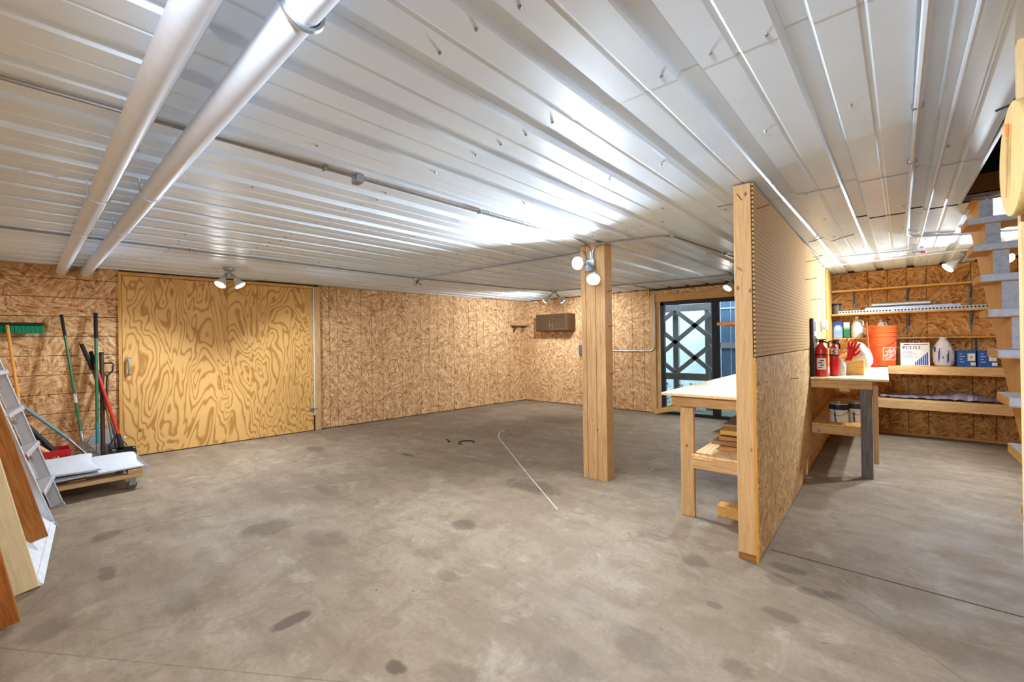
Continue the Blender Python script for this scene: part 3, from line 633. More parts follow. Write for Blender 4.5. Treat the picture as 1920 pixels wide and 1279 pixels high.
# ================================================================ storage shelves
def shelf(name, lab, x0, x1, y0, z, t, mat, lip=None, br=()):
    o = thing(name, lab, 'shelf', ((x0+x1)/2, y0, z), 'storage shelves on the back wall')
    bx('shelf_board', mat, o, x0, x1, y0, YS-.001, z-t, z, .002)
    if lip: bx('front_rail', PINE['x'], o, x0, x1, y0-.038, y0, z-t-lip, z-.012, .003)
    for x in br:
        b = MB().box(x-.014, x+.014, y0+.06, YS-.001, z-t-.004, z-t).box(x-.014, x+.014, YS-.006, YS-.001, z-t-.24, z-t); b.bar((x, YS-.01, z-t-.17), (x, y0+.09, z-t-.006), .014, .006)
        b.build('bracket', plain('bracket_steel', (112, 112, 114), .4, .5), o)
    return o
shelf('storage_shelf', 'empty topmost narrow shelf board under the ceiling', -.585, 1.9, 7.93, 2.075, .022, AMBER['x'], None, (-.33, .255, .86))
shelf('storage_shelf', 'shelf carrying the metal channels and foil roll', -.585, 1.9, 7.86, 1.725, .022, AMBER['x'], None, (.262, .862, 1.5))
shelf('storage_shelf', 'thin shelf with the white jug and coiled hoses', -.58, 1.9, 8.03, 1.372, .018, AMBER['x'], None, (.32, .9))
shelf('storage_shelf', 'deep shelf holding the orange bucket and boxes', .031, 1.9, 7.76, .985, .02, PINE['x'], .085)
shelf('storage_shelf', 'lowest shelf with a thick pine front rail', -.088, 1.9, 7.80, .535, .02, PINE['x'], .105)
# things on the top shelves
mb = MB().lathe([(.045, 0), (.05, .09), (.052, .12), (.052, .135), (.046, .138)], (-.535, 8.06, 1.7255), seg=18)
pt = thing('coffee_can', 'grey can with dark lid at the left end of the channel shelf', 'can', (-.535, 8.06, 1.7255)); mb.build('can_body', plain('can_grey', (120, 110, 100), .5, .3), pt, 0, True)
MB().lathe([(.056, .138), (.056, .16), (.05, .165)], (-.535, 8.06, 1.7255), seg=18).build('lid', BLACK, pt, 0, True)
def channel(x0, x1, y, z, w, h, lab, holes=0):
    o = thing('metal_channel', lab, 'channel', ((x0+x1)/2, y, z))
    MB().box(x0, x1, y, y+w, z, z+.004).box(x0, x1, y, y+.004, z+.004, z+h).box(x0, x1, y+w-.004, y+w, z+.004, z+h).box(x0, x1, y+.004, y+.02, z+h-.004, z+h).build('channel_body', GALV, o)
    if holes:
        n = int((x1-x0)/holes)
        for i in range(n):
            xx = x0+.02+i*holes; MB().lathe([(.011, 0), (.011, .0012)], (xx, y-.0005, z+h*.5), (0, -1, 0), 10).build('slot_hole', BLACK, o)
channel(-.50, .10, 7.865, 1.7255, .06, .042, 'slotted steel channel at the left end of its shelf', .034)
channel(.10, 1.4, 7.862, 1.7255, .06, .044, 'long slotted steel channel reaching behind the stairs', .034)
channel(-.2, .75, 7.935, 1.7255, .05, .075, 'plain steel channel lying behind the slotted ones')
o = MB().tube([(-.13, 8.0, 1.835), (.47, 8.0, 1.835)], .034, 18).build('foil_roll', plain('foil', (214, 216, 218), .28, .7, .5), None, 0, True, base=(.17, 8.0, 1.835)); tag(o, 'short shiny foil wrapped tube lying on the metal channels', 'tube')
# middle shelf
Z2 = 1.3725
def carton(name, x0, x1, y0, y1, z, h, mat, lab, cat='box', grp=None):
    o = thing(name, lab, cat, ((x0+x1)/2, (y0+y1)/2, z), grp); bx('carton', mat, o, x0, x1, y0, y1, z, z+h, .002); return o
def front(o, mat, x0, x1, z0, z1, y, name='printed_panel', d=.0012): return bx(name, mat, o, x0, x1, y-d, y, z0, z1)
BLUE = plain('box_blue', (40, 92, 172), .5); LBLUE = plain('box_pale_blue', (150, 178, 206), .6); GREEN = plain('box_green', (42, 128, 82), .5)
o = carton('detergent_box', -.575, -.468, 8.05, 8.13, Z2, .245, LBLUE, 'pale blue carton with dark blue top beside the far end of the partition')
front(o, BLUE, -.574, -.469, Z2+.17, Z2+.243, 8.05); front(o, PAPER, -.55, -.49, Z2+.12, Z2+.19, 8.0485)
o = carton('detergent_box', -.455, -.382, 8.05, 8.13, Z2, .235, GREEN, 'green carton with white top next to the white jug')
front(o, PAPER, -.454, -.383, Z2+.155, Z2+.234, 8.05); front(o, plain('box_lime', (120, 188, 120), .5), -.454, -.383, Z2+.13, Z2+.152, 8.05)
JUG = plain('jug_plastic', (214, 212, 204), .35)
def jug(x, y, z, s, lab):
    o = thing('plastic_jug', lab, 'jug', (x, y, z))
    MB().lathe([(.068*s, 0), (.074*s, .01*s), (.074*s, .17*s), (.07*s, .185*s), (.045*s, .25*s), (.02*s, .285*s), (.02*s, .30*s)], (x, y, z), seg=20).build('jug_body', JUG, o, 0, True)
    MB().lathe([(.023*s, .295*s), (.023*s, .315*s)], (x, y, z), seg=14).build('cap', WHITEP, o, 0, True)
    MB().tube([(x+.035*s, y-.04*s, z+.265*s), (x+.07*s, y-.06*s, z+.24*s), (x+.075*s, y-.05*s, z+.18*s)], .011*s, 8).build('jug_handle', JUG, o, 0, True)
jug(-.30, 8.105, Z2, 1.0, 'white plastic jug left of the orange bucket')
jug(-.03, 8.11, Z2, .82, 'smaller pale jug peeking over the orange bucket')
HOSE = plain('tan_hose', (176, 136, 84), .6)
for i, (x0, x1, dz, lab) in enumerate(((.14, .62, .0, 'tan hose lying in a low arch on the thin shelf'), (.52, .98, .01, 'second tan hose farther right on the thin shelf'))):
    pts = [(x0+(x1-x0)*t, 8.07-.02*math.sin(t*6), Z2+.011+.03*math.sin(t*math.pi)**2*(1-i*.5)) for t in [j/14 for j in range(15)]]
    o = MB().tube(pts, .009, 8).build('hose', HOSE, None, 0, True, base=((x0+x1)/2, 8.07, Z2)); tag(o, lab, 'hose')
# deep shelf
Z3 = .9855
BK = plain('bucket_orange', (236, 92, 44), .4, 0, .4, .06)
bu = thing('bucket', 'orange plastic bucket with square white store logo on the deep shelf', 'bucket', (-.012, 7.872, Z3))
bc = Vector((-.012, 7.872, Z3))
MB().lathe([(.125, 0), (.128, .004), (.142, .40), (.150, .40), (.150, .415), (.143, .415), (.144, .455), (.152, .455), (.152, .47), (.145, .47), (.146, .515), (.15, .52), (.15, .545), (.142, .55), (.13, .548), (.126, .10)], bc, seg=40).build('bucket_body', BK, bu, 0, True)
MB().tube([bc+Vector((.155*math.cos(a), -.155*abs(math.sin(a))*1.02-.0, .44-.16*math.sin(a))) for a in [math.pi*j/16 for j in range(17)]], .0035, 6).build('bail_handle', GALV, bu, 0, True)
LW = plain('logo_white', (244, 240, 232), .6)
def wrap(vs, fs, name, rot=0, dx=0, dz=.2, shear=0, off=.0016):
    mb = MB(); c, s = math.cos(rot), math.sin(rot); out = []
    for v in vs:
        x = v.x*c-v.y*s+dx; z_ = v.x*s+v.y*c+dz
        R = .128+(.142-.128)*z_/.4+off; a = math.radians(-78)+x/R
        out.append(bc+Vector((R*math.cos(a), R*math.sin(a), z_)))
    mb.add(out, fs); return mb.build(name, LW, bu)
sq = []; qf = []
def strip2(x0, x1, y0, y1):
    n = 8 if x1-x0 > y1-y0 else 1; m = 8 if y1-y0 > x1-x0 else 1
    for i in range(n):
        for j in range(m):
            o0 = len(sq); a0 = x0+(x1-x0)*i/n; a1 = x0+(x1-x0)*(i+1)/n; b0 = y0+(y1-y0)*j/m; b1 = y0+(y1-y0)*(j+1)/m
            sq.extend([Vector((a0, b0, 0)), Vector((a1, b0, 0)), Vector((a1, b1, 0)), Vector((a0, b1, 0))]); qf.append((o0, o0+1, o0+2, o0+3))
for e in ((-.085, .085, -.085, -.081), (-.085, .085, .081, .085), (-.085, -.081, -.085, .085), (.081, .085, -.085, .085)): strip2(*e)
wrap(sq, qf, 'logo_frame', dx=.055, dz=.165)
for txt, sz, oy in (('THE', .040, .046), ('HOME', .058, .012), ('DEPOT', .052, -.034)):
    vs, fs = text_geo(txt, sz); vs = [Vector((v.x, v.y+oy, 0)) for v in vs]; wrap(vs, fs, 'logo_lettering', rot=.62, dx=.055, dz=.165)
o = carton('product_box', .165, .455, 7.93, 8.08, Z3, .31, plain('box_white', (232, 232, 230), .6), 'white carton printed PCU53 beside the orange bucket')
INK = plain('ink_black', (40, 38, 44), .6)
vs, fs = text_geo('PCU53', .062); MB().add([Vector((.278+v.x, 7.9285, Z3+.243+v.y)) for v in vs], fs).build('lettering', INK, o)
front(o, plain('ink_red', (150, 60, 76), .6), .25, .44, Z3+.283, Z3+.293, 7.93); front(o, INK, .20, .25, Z3+.283, Z3+.296, 7.93)
for i in range(6): front(o, plain('ink_grey', (176, 176, 180), .6), .19, .28+.03*(i % 3), Z3+.19-i*.017, Z3+.195-i*.017, 7.93, 'text_line')
for i in range(7): front(o, BLUE, .31+i*.019, .325+i*.019, Z3+.012, Z3+.05+.022*i, 7.93, 'printed_bar')
MB().tube(arc([(.30, 8.04, Z3+.31), (.30, 8.04, Z3+.335), (.36, 8.04, Z3+.335), (.36, 8.04, Z3+.31)], .012), .003, 6).build('carry_handle', WHITEP, o)
bg = thing('plastic_bag', 'white plastic bag with blue print between the cartons', 'bag', (.585, 7.98, Z3))
mb = MB(); seg = 26; prof = [(.07, 0), (.088, .015), (.1, .07), (.102, .14), (.098, .2), (.088, .25), (.072, .295), (.05, .33), (.034, .35), (.04, .372), (.036, .384)]; vs = []; fs = []
for j, (r, h) in enumerate(prof):
    for i in range(seg):
        a = 2*math.pi*i/seg; rr = r*(1+.05*math.sin(3*a+j*.8)+.045*math.sin(7*a+1.3*j)+.035*math.sin(11*a-2.2*j)+random.uniform(-.025, .025)); vs.append((.585+rr*math.cos(a)*.98, 7.98+rr*math.sin(a)*.8, Z3+h))
for j in range(len(prof)-1):
    for i in range(seg): fs.append((j*seg+i, j*seg+(i+1) % seg, (j+1)*seg+(i+1) % seg, (j+1)*seg+i))
fs += [tuple(reversed(range(seg))), tuple(range((len(prof)-1)*seg, len(prof)*seg))]
mb.add(vs, fs).build('bag_body', plain('bag_plastic', (216, 216, 222), .4, 0, .4), bg, 0, 25)
INKB = plain('ink_blue', (54, 74, 132), .5)
for (a0, h0, h1, w) in ((-118, .06, .20, .005), (-112, .09, .24, .004), (-72, .05, .16, .006), (-67, .07, .2, .004), (-140, .19, .25, .016), (-95, .1, .13, .01)):
    a = math.radians(a0); MB().obox((.585+.108*math.cos(a), 7.98+.09*math.sin(a), Z3+(h0+h1)/2), (-math.sin(a)*w/2, math.cos(a)*w/2, 0), (math.cos(a)*.004, math.sin(a)*.004, 0), (0, 0, (h1-h0)/2)).build('printed_patch', INKB, bg)
for i, (x0, x1, lab) in enumerate(((.705, .872, 'blue carton beside the white bag, the left of two'), (.888, 1.055, 'blue carton partly behind the stair stringer, the right of two'))):
    o = carton('product_box', x0, x1, 7.93, 8.12, Z3, .205, BLUE, lab, 'box', 'blue cartons on the deep shelf')
    front(o, PAPER, x0+.095, x0+.16, Z3+.075, Z3+.17, 7.93); front(o, INK, x0+.12, x0+.14, Z3+.118, Z3+.13, 7.9286); front(o, PAPER, x0+.12, x0+.165, Z3+.015, Z3+.055, 7.93)
    for j in range(4): front(o, plain('ink_pale', (206, 216, 232), .6), x0+.025, x0+.05+.02*(j % 2), Z3+.16-j*.034, Z3+.168-j*.034, 7.93, 'text_line')
# jars between the treads
for i, (x, z, r, h) in enumerate(((1.36, 1.3725, .03, .10), (1.45, Z3, .06, .14))):
    o = MB().lathe([(r, 0), (r, h*.75), (r*.7, h*.85), (r*.75, h)], (x, 8.08, z), seg=16).build('jar', JUG, None, 0, True, base=(x, 8.08, z)); tag(o, ['small white jar on the thin shelf behind the stairs', 'wide white tub on the deep shelf behind the stairs'][i], 'jar')
n, m = 30, 6; vs = []
for i in range(n+1):
    for j in range(m+1): vs.append((-.05+1.2*i/n, 7.86+.26*j/m, .537+.012+.05*abs(math.sin(i*.9+j*.5)*math.sin(j/m*3.1))+random.uniform(0, .02)+(.06*math.exp(-((i-20)/5)**2) if 0 < j < m else 0)))
o = MB().add(vs, [(i*(m+1)+j, (i+1)*(m+1)+j, (i+1)*(m+1)+j+1, i*(m+1)+j+1) for i in range(n) for j in range(m)]).build('plastic_wrap', plain('purple_grey_wrap', (136, 120, 134), .35, 0, .5), None, base=(.5, 8, .536)); tag(o, 'crumpled purplish grey plastic wrap on the lowest shelf', 'plastic wrap')

# ================================================================ things on the right workbench
ZB = .9705
RED = plain('extinguisher_red', (196, 34, 34), .28, 0, .5, .05)
def extinguisher(x, y, r, h, lab, lh):
    o = thing('fire_extinguisher', lab, 'extinguisher', (x, y, ZB), 'red fire extinguishers on the bench'); c = (x, y, ZB)
    MB().lathe([(r*.93, 0), (r, .008), (r, h*.74), (r*.9, h*.82), (r*.55, h*.9), (r*.36, h*.93), (r*.36, h*.96)], c, seg=28).build('cylinder', RED, o, 0, True)
    MB().lathe([(r*.34, h*.955), (r*.4, h*.97), (r*.36, h*1.03)], c, seg=14).build('valve', BLACK, o, 0, True)
    MB().bar((x-.05, y-.01, ZB+h*1.03), (x+.045, y-.012, ZB+h*1.045), .016, .014).bar((x-.045, y-.01, ZB+h*.985), (x+.03, y-.012, ZB+h*.99), .014, .01).build('squeeze_handle', BLACK, o, .003)
    MB().tube([(x+.02, y-.02, ZB+h*.99), (x+r*1.1, y-.02, ZB+h*.95), (x+r*1.18, y-.02, ZB+h*.8)], .009, 8).build('discharge_nozzle', BLACK, o, 0, True)
    pts = []; fs = []; n = 10
    for i in range(n+1):
        a = math.radians(-128+86*i/n); pts += [(x+(r+.0012)*math.cos(a), y+(r+.0012)*math.sin(a), ZB+h*lh[0]), (x+(r+.0012)*math.cos(a), y+(r+.0012)*math.sin(a), ZB+h*lh[1])]
    lab_ = MB().add(pts, [(2*i, 2*i+2, 2*i+3, 2*i+1) for i in range(n)]).build('paper_label', PAPER, o)
    for k_ in range(4):
        a = math.radians(-95+14*(k_ % 2)); zz = ZB+h*(lh[0]+(lh[1]-lh[0])*(.2+.2*k_)); MB().obox((x+(r+.0018)*math.cos(a), y+(r+.0018)*math.sin(a), zz), (-math.sin(a)*r*.3, math.cos(a)*r*.3, 0), (math.cos(a)*.0008, math.sin(a)*.0008, 0), (0, 0, .005)).build('label_print', INK, lab_)
    MB().lathe([(r+.0015, h*.60), (r+.0025, h*.605), (r+.0025, h*.635), (r+.0015, h*.64)], c, seg=28).build('strap_band', plain('dark_band', (84, 24, 24), .4), o, 0, True)
extinguisher(-.505, 5.58, .0565, .375, 'larger red fire extinguisher at the front corner of the bench', (.2, .52))
extinguisher(-.405, 5.70, .042, .36, 'slimmer red fire extinguisher behind the larger one', (.60, .82))
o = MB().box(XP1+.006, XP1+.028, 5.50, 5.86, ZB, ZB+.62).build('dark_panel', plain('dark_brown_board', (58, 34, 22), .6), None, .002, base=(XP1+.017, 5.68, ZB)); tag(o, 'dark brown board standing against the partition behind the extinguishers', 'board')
o = thing('instruction_card', 'pinned paper cards on the partition above the extinguishers', 'card', (XP1+.03, 5.7, 1.5)); bx('card', PAPER, o, XP1+.029, XP1+.031, 5.58, 5.70, 1.40, 1.585); bx('card', plain('card_pink', (214, 180, 170), .8), o, XP1+.029, XP1+.031, 5.72, 5.84, 1.38, 1.585); bx('card_picture', INK, o, XP1+.031, XP1+.032, 5.60, 5.68, 1.45, 1.56)
wx = thing('wooden_crate', 'small amber wooden crate on the right bench', 'crate', (-.27, 5.98, ZB))
for (a) in ((-.372, -.168, 5.92, 5.935), (-.372, -.168, 6.08, 6.095)): bx('crate_side', AMBER['x'], wx, a[0], a[1], a[2], a[3], ZB, ZB+.155, .002)
for (a) in ((-.372, -.36, 5.9355, 6.0795), (-.18, -.168, 5.9355, 6.0795)): bx('crate_end', AMBER['y'], wx, a[0], a[1], a[2], a[3], ZB, ZB+.165, .002)
bx('crate_bottom', PINE['x'], wx, -.359, -.181, 5.936, 6.079, ZB, ZB+.01)
def lump(name, c, rx_, ry_, rz_, mat, lab, cat, seed, n=18, m=10, base=True):
    rr = random.Random(seed); vs = []; fs = []; ph = [rr.uniform(0, 6) for _ in range(6)]
    for j in range(m+1):
        t = math.pi*j/m
        for i in range(n):
            a = 2*math.pi*i/n; k_ = 1+.16*math.sin(3*a+ph[0]+t*2)+.12*math.sin(5*a+ph[1]-3*t)+.1*math.sin(2*a+4*t+ph[2])
            vs.append((c[0]+rx_*k_*math.sin(t)*math.cos(a), c[1]+ry_*k_*math.sin(t)*math.sin(a), max(c[2]+rz_+rz_*math.cos(t)*(1+.1*math.sin(2*a+ph[3])), c[2])))
    for j in range(m):
        for i in range(n): fs.append((j*n+i, j*n+(i+1) % n, (j+1)*n+(i+1) % n, (j+1)*n+i))
    o = MB().add(vs, fs).build(name, mat, None, 0, 70, base=c); tag(o, lab, cat); return o
def glove(name, c, ang, mat, cuff, lab):
    o = thing(name, lab, 'glove', c); c = Vector(c); u = Vector((math.cos(ang), 0, math.sin(ang))); v = Vector((-u.z, 0, u.x))
    mb = MB(); mb.tube([c+u*-.02, c+u*.05, c+u*.09], [.026, .036, .032], 12)
    for k_, (l, s) in enumerate(((.07, -.030), (.085, -.010), (.08, .010), (.06, .030))): mb.tube([c+u*.075+v*s, c+u*(.10+l*.5)+v*s*1.4, c+u*(.10+l)+v*s*1.7+Vector((0, -.02, 0))], [.012, .011, .008], 8)
    mb.tube([c+u*.02-v*.03, c+u*.06-v*.06, c+u*.09-v*.07], [.013, .012, .008], 8)
    mb.build('glove_hand', mat, o, 0, True); MB().tube([c-u*.07, c-u*.02], [.036, .03], 12).build('cuff', cuff, o, 0, True)
CREAM = plain('cream_leather', (224, 186, 112), .7); GRN = plain('green_cloth', (84, 116, 66), .8); REDG = plain('red_rubber', (206, 30, 36), .35)
glove('work_glove', (-.40, 6.12, 1.20), math.radians(62), CREAM, GRN, 'yellow work glove with green cuff propped behind the extinguishers')
lump('cloth_bundle', (-.41, 6.15, ZB), .06, .05, .10, plain('grey_cloth', (176, 172, 162), .9), 'grey cloth bundle under the yellow work glove', 'cloth', 3)
glove('rubber_glove', (-.29, 6.0, 1.165), math.radians(75), REDG, REDG, 'shiny red rubber glove standing in the wooden crate')
lump('paper_sack', (-.22, 6.26, ZB), .11, .08, .17, plain('pale_sack', (214, 210, 200), .8), 'pale paper sack slumped behind the wooden crate', 'sack', 5)
jug(-.352, 5.83, ZB, .55, 'tiny white bottle between the extinguishers and the wooden crate')
rp = thing('red_hand_tool', 'red and orange hand tool leaning beside the bucket', 'tool', (-.14, 7.655, ZB))
MB().tube([(-.14, 7.66, ZB+.012), (-.15, 7.69, ZB+.14), (-.165, 7.73, ZB+.28), (-.18, 7.76, ZB+.62)], [.03, .022, .012, .008], 10).build('tool_shaft', plain('tool_orange', (206, 84, 48), .5), rp, 0, True)
MB().lathe([(.075, 0), (.08, .01), (.05, .03), (.02, .045)], (-.14, 7.655, ZB), seg=18).build('tool_foot', plain('tool_red', (158, 36, 36), .5), rp, 0, True)
o = MB().tube([(-.27+.09*math.cos(a), 6.9+.3*math.sin(a), ZB+.05+.04*math.sin(2*a)) for a in [j*.3 for j in range(42)]], .011, 8).build('black_cord', BLACK, None, 0, True, base=(-.27, 6.9, ZB)); tag(o, 'coiled black cord on the bench behind the sack', 'cord')
# paint cans
def can(x, y, r, h, lab, body, band):
    zc_ = .4885; o = thing('paint_can', lab, 'paint can', (x, y, zc_), 'paint cans under the right bench'); c = (x, y, zc_)
    MB().lathe([(r, 0), (r, h)], c, seg=28).build('can_body', body, o, 0, True)
    MB().lathe([(r+.001, h*.68), (r+.0015, h*.70), (r+.0015, h*.96), (r+.001, h*.97)], c, seg=28).build('drip_band', band, o, 0, True)
    MB().lathe([(r+.003, h), (r+.003, h+.008), (r*.86, h+.008), (r*.84, h+.003)], c, seg=28).build('lid', GALV, o, 0, True)
    MB().tube([(x+(r+.004)*math.cos(a), y-(r+.004)*math.sin(a), zc_+h*.78-.08*math.sin(a)) for a in [math.pi*j/12 for j in range(13)]], .002, 6).build('wire_handle', DARKM, o, 0, True)
k = NT('can_dribbled', .45, 0, .4); kk = k.noise(k.mapping(k.coord(), scale=(1, 1, .25)), 26, 4)
k.color(k.ramp(kk, [(.36, srgb(70, 62, 54)), (.42, srgb(214, 206, 190)), (.7, srgb(228, 220, 204))])); CANM = k.m
can(-.375, 5.72, .083, .19, 'dribbled paint can with navy band under the right bench, left one', CANM, plain('can_navy', (32, 40, 66), .4))
can(-.225, 5.84, .08, .20, 'dribbled cream paint can under the right bench, right one', CANM, plain('can_brown', (74, 56, 42), .5))

# ================================================================ back wall cabinet and small shelf
cb = thing('wall_cabinet', 'small brown wooden wall cabinet with two glazed doors', 'cabinet', (-5.46, YB-.15, 1.615))
WAL = lumber('walnut', 'z', (104, 70, 40), (74, 46, 24), knots=False)
bx('cabinet_body', WAL, cb, -5.885, -5.04, YB-.30, YB-.001, 1.615, 1.985, .003)
PANEL = plain('smoky_panel', (74, 56, 40), .2, 0, .6)
for a, b in ((-5.875, -5.475), (-5.455, -5.055)):
    d = MB().box(a, b, YB-.318, YB-.301, 1.63, 1.665).box(a, b, YB-.318, YB-.301, 1.935, 1.97).box(a, a+.05, YB-.318, YB-.301, 1.665, 1.935).box(b-.05, b, YB-.318, YB-.301, 1.665, 1.935).build('cabinet_door', WAL, cb, .002)
    bx('door_panel', PANEL, d, a+.05, b-.05, YB-.311, YB-.304, 1.665, 1.935); bx('door_knob', GALV, d, (b-.03 if a < -5.6 else a+.02), (b-.02 if a < -5.6 else a+.03), YB-.33, YB-.318, 1.72, 1.76, .002)
cs = thing('corner_shelf', 'little bracketed shelf on the left wall near the far corner', 'shelf', tuple(wl(6.85, .06, 1.77)))
wbox(MB(), 6.56, 7.06, .001, .15, 1.755, 1.775).build('shelf_board', lumber('brown_board', 'y', (170, 112, 60), (130, 80, 40)), cs, .003)
for s in (6.67, 6.94): m_ = MB(); wbox(m_, s-.008, s+.008, .001, .012, 1.60, 1.754); m_.bar(wl(s, .012, 1.62), wl(s, .12, 1.75), .012, .008); m_.build('bracket', DARKM, cs)

# ================================================================ floor clutter
for i, (x, y, lab) in enumerate(((-4.69, 3.87, 'black rubber strip curled on the floor, left of two'), (-4.37, 4.07, 'black rubber strip curled on the floor, right of two'))):
    pts = [(x+.11*math.cos(a)*(1-.2*i), y+.08*math.sin(a)-.02*a*i, .008+.006*(a/6)) for a in [j*.35 for j in range(6+10*i)]]
    o = MB().tube(pts, .008, 6).build('rubber_strip', BLACK, None, 0, True, base=(x, y, 0)); tag(o, lab, 'strip', 'black strips on the floor')

# ================================================================ left side: boards, ladder, dolly, tools
def leaning(name, x0, x1, y, w, L, lean, mat, lab, z0=0.0):
    """a board with its lower left corner at (x, y, z0) on the floor, leaning towards the front wall"""
    o = MB().box(0, x1-x0, 0, w, 0, L).build(name, mat, None, .002); o.location = (x0, y, z0); o.rotation_euler.x = lean; tag(o, lab, 'board', 'boards leaning at the left edge'); return o
STAIN = lumber('stained_oak', 'z', (176, 106, 44), (126, 68, 24), (92, 48, 20)); PALE = lumber('pale_poplar', 'z', (226, 204, 160), (206, 180, 134), (170, 130, 90))
leaning('leaning_board', -3.30, -3.26, -.16, .145, 2.1, math.radians(9.5), STAIN, 'dark stained board in the bottom left corner, nearest the camera')
leaning('leaning_board', -3.71, -3.67, -.045, .10, 2.0, math.radians(10.5), PALE, 'pale bare board leaning between the two dark stained boards')
leaning('leaning_board', -4.22, -4.18, -.01, .115, 1.75, math.radians(12.5), lumber('stained_oak_b', 'z', (178, 112, 50), (132, 76, 28), (84, 44, 18)), 'dark stained board leaning next to the aluminium ladder', .115)
wt = MB().box(0, 1.2, 0, .02, 0, .26).box(0, 1.2, .02, .026, .03, .05).box(0, 1.2, .02, .026, .2, .23).build('white_trim_board', plain('white_gloss', (226, 228, 232), .35), None, .002)
wt.location = (-4.9, .15, 0); wt.rotation_euler = (math.radians(38), 0, math.radians(-4.5)); tag(wt, 'white moulded trim board leaning low on the floor below the boards', 'board')
# aluminium step ladder: rails along local z, leaning back about the x axis
la = thing('step_ladder', 'aluminium step ladder leaning at the left beside the dolly', 'ladder', (-5.15, .195, 0)); la.rotation_euler = (math.radians(15.5), 0, math.radians(-6.7))
def lbox(name, x0, x1, y0, y1, z0, z1, parent=la, mat=ALU, bev=.003):
    me_ = MB().box(x0, x1, y0, y1, z0, z1); o = me_.build(name, mat, None, bev); o.parent = parent; return o
for sx in (-.30, .30):
    r_ = lbox('rail', sx-.004, sx+.004, -.075, 0, .01, 1.95); lbox('rail_flange', sx-.012, sx+.012, -.004, .004, .01, 1.95, r_); lbox('rail_flange', sx-.012, sx+.012, -.079, -.071, .01, 1.95, r_)
    lbox('foot', sx-.016, sx+.016, -.085, .01, -.002, .03, la, plain('ladder_foot', (150, 152, 156), .6))
    lbox('rear_rail', sx*.9-.004, sx*.9+.004, -.125, -.09, .06, 1.9)
for i in range(6):
    z = .29+i*.32; s_ = lbox('step', -.30, .30, -.08, .02, z, z+.006); s_.rotation_euler.x = 0
    lbox('step_lip', -.30, .30, .012, .02, z-.03, z, s_)
    for sx in (-1, 1):
        b_ = MB().bar((sx*.17, -.05, z), (sx*.295, -.05, z-.13), .02, .004, (0, 1, 0)).build('step_brace', ALU, None); b_.parent = s_
# dolly
dl = thing('furniture_dolly', 'wooden furniture dolly on casters beside the left wall', 'dolly', (-5.95, .35, 0))
DW = lumber('dolly_wood', 'y', (214, 180, 132), (182, 142, 92)); DWX = lumber('dolly_wood', 'x', (206, 168, 118), (170, 128, 80))
bx('frame_board', DW, dl, -5.60, -5.52, -.12, .77, .115, .15, .003); bx('frame_board', DW, dl, -6.38, -6.30, -.12, .77, .115, .15, .003)
bx('deck_board', DWX, dl, -6.38, -5.52, .66, .77, .1505, .19, .003); bx('deck_board', DWX, dl, -6.38, -5.52, -.12, -.01, .1505, .19, .003); bx('deck_board', DWX, dl, -6.38, -5.62, .26, .38, .1505, .17, .003)
for (x, y) in ((-5.56, .69), (-6.34, .69), (-5.56, -.05), (-6.34, -.05)):
    c_ = thing('caster', None, None); c_.parent = dl; c_.location = Vector((x, y, 0))-Vector(dl.location)
    for nm, mat, mbb in (('wheel', plain('rubber_grey', (86, 82, 74), .6), MB().lathe([(.03, -.014), (.04, -.012), (.04, .012), (.03, .014)], (0, 0, .04), (1, 0, 0), 18)),
                         ('fork', GALV, MB().box(-.02, -.017, -.02, .03, .04, .105).box(.017, .02, -.02, .03, .04, .105).box(-.035, .035, -.03, .04, .105, .1148))):
        q = mbb.build(nm, mat, None, 0, True); q.parent = c_
def blanket(name, x0, x1, y0, y1, z, t, lab, wav, seed, fringe=False, taper=0):
    rr = random.Random(seed); n, m = 34, 28; top = []; bot = []
    for i in range(n+1):
        for j in range(m+1):
            u = i/n; v = j/m; e = min(1, 8*min(u, 1-u), 8*min(v, 1-v))
            zz = z+wav*(math.sin(3.1*u+1+seed)*math.sin(4*v+.7)+.5*math.sin(9*v+3*u)); x = x0+(x1-x0)*u; y = y0+(y1-y0)*(v*(1-taper*u)) + .02*math.sin(5*u+seed)
            top.append((x, y, max(zz+wav*1.5, z)+t*(.45+.55*math.sqrt(e)))); bot.append((x, y, max(zz+wav*1.5, z)))
    k_ = (n+1)*(m+1); F = [(i*(m+1)+j, (i+1)*(m+1)+j, (i+1)*(m+1)+j+1, i*(m+1)+j+1) for i in range(n) for j in range(m)]
    fs = F+[tuple(a+k_ for a in reversed(f)) for f in F]
    for i in range(n): fs += [(i*(m+1), (i+1)*(m+1), (i+1)*(m+1)+k_, i*(m+1)+k_), (i*(m+1)+m, (i+1)*(m+1)+m, (i+1)*(m+1)+m+k_, i*(m+1)+m+k_)]
    for j in range(m): fs += [(j, j+1, j+1+k_, j+k_), (n*(m+1)+j, n*(m+1)+j+1, n*(m+1)+j+1+k_, n*(m+1)+j+k_)]
    o = thing(name, lab, 'rug', ((x0+x1)/2, (y0+y1)/2, z)); MB().add(top+bot, fs).build('rug_body', RUGM, o, 0, 60)
    if fringe:
        mb = MB()
        for i in range(46):
            x = x0+(x1-x0)*rr.random(); h = z+t*.4; y = y1+.0; l = rr.uniform(.02, .06)
            mb.tube([(x, y-.03, h+.01), (x+rr.uniform(-.01, .01), y+l*.5, h), (x+rr.uniform(-.02, .02), y+l, h-rr.uniform(.02, .05))], .0022, 4)
        tag(mb.build('fringe', RUGM, o), kind='stuff')
k = NT('rug_wool', .95, 0, .1); k.color(k.ramp(k.noise(k.coord(), 90, 4, .7), [(.3, srgb(168, 170, 176)), (.7, srgb(210, 212, 217))])).bump(k.noise(k.coord(), 160, 3), .6, .006); RUGM = k.m
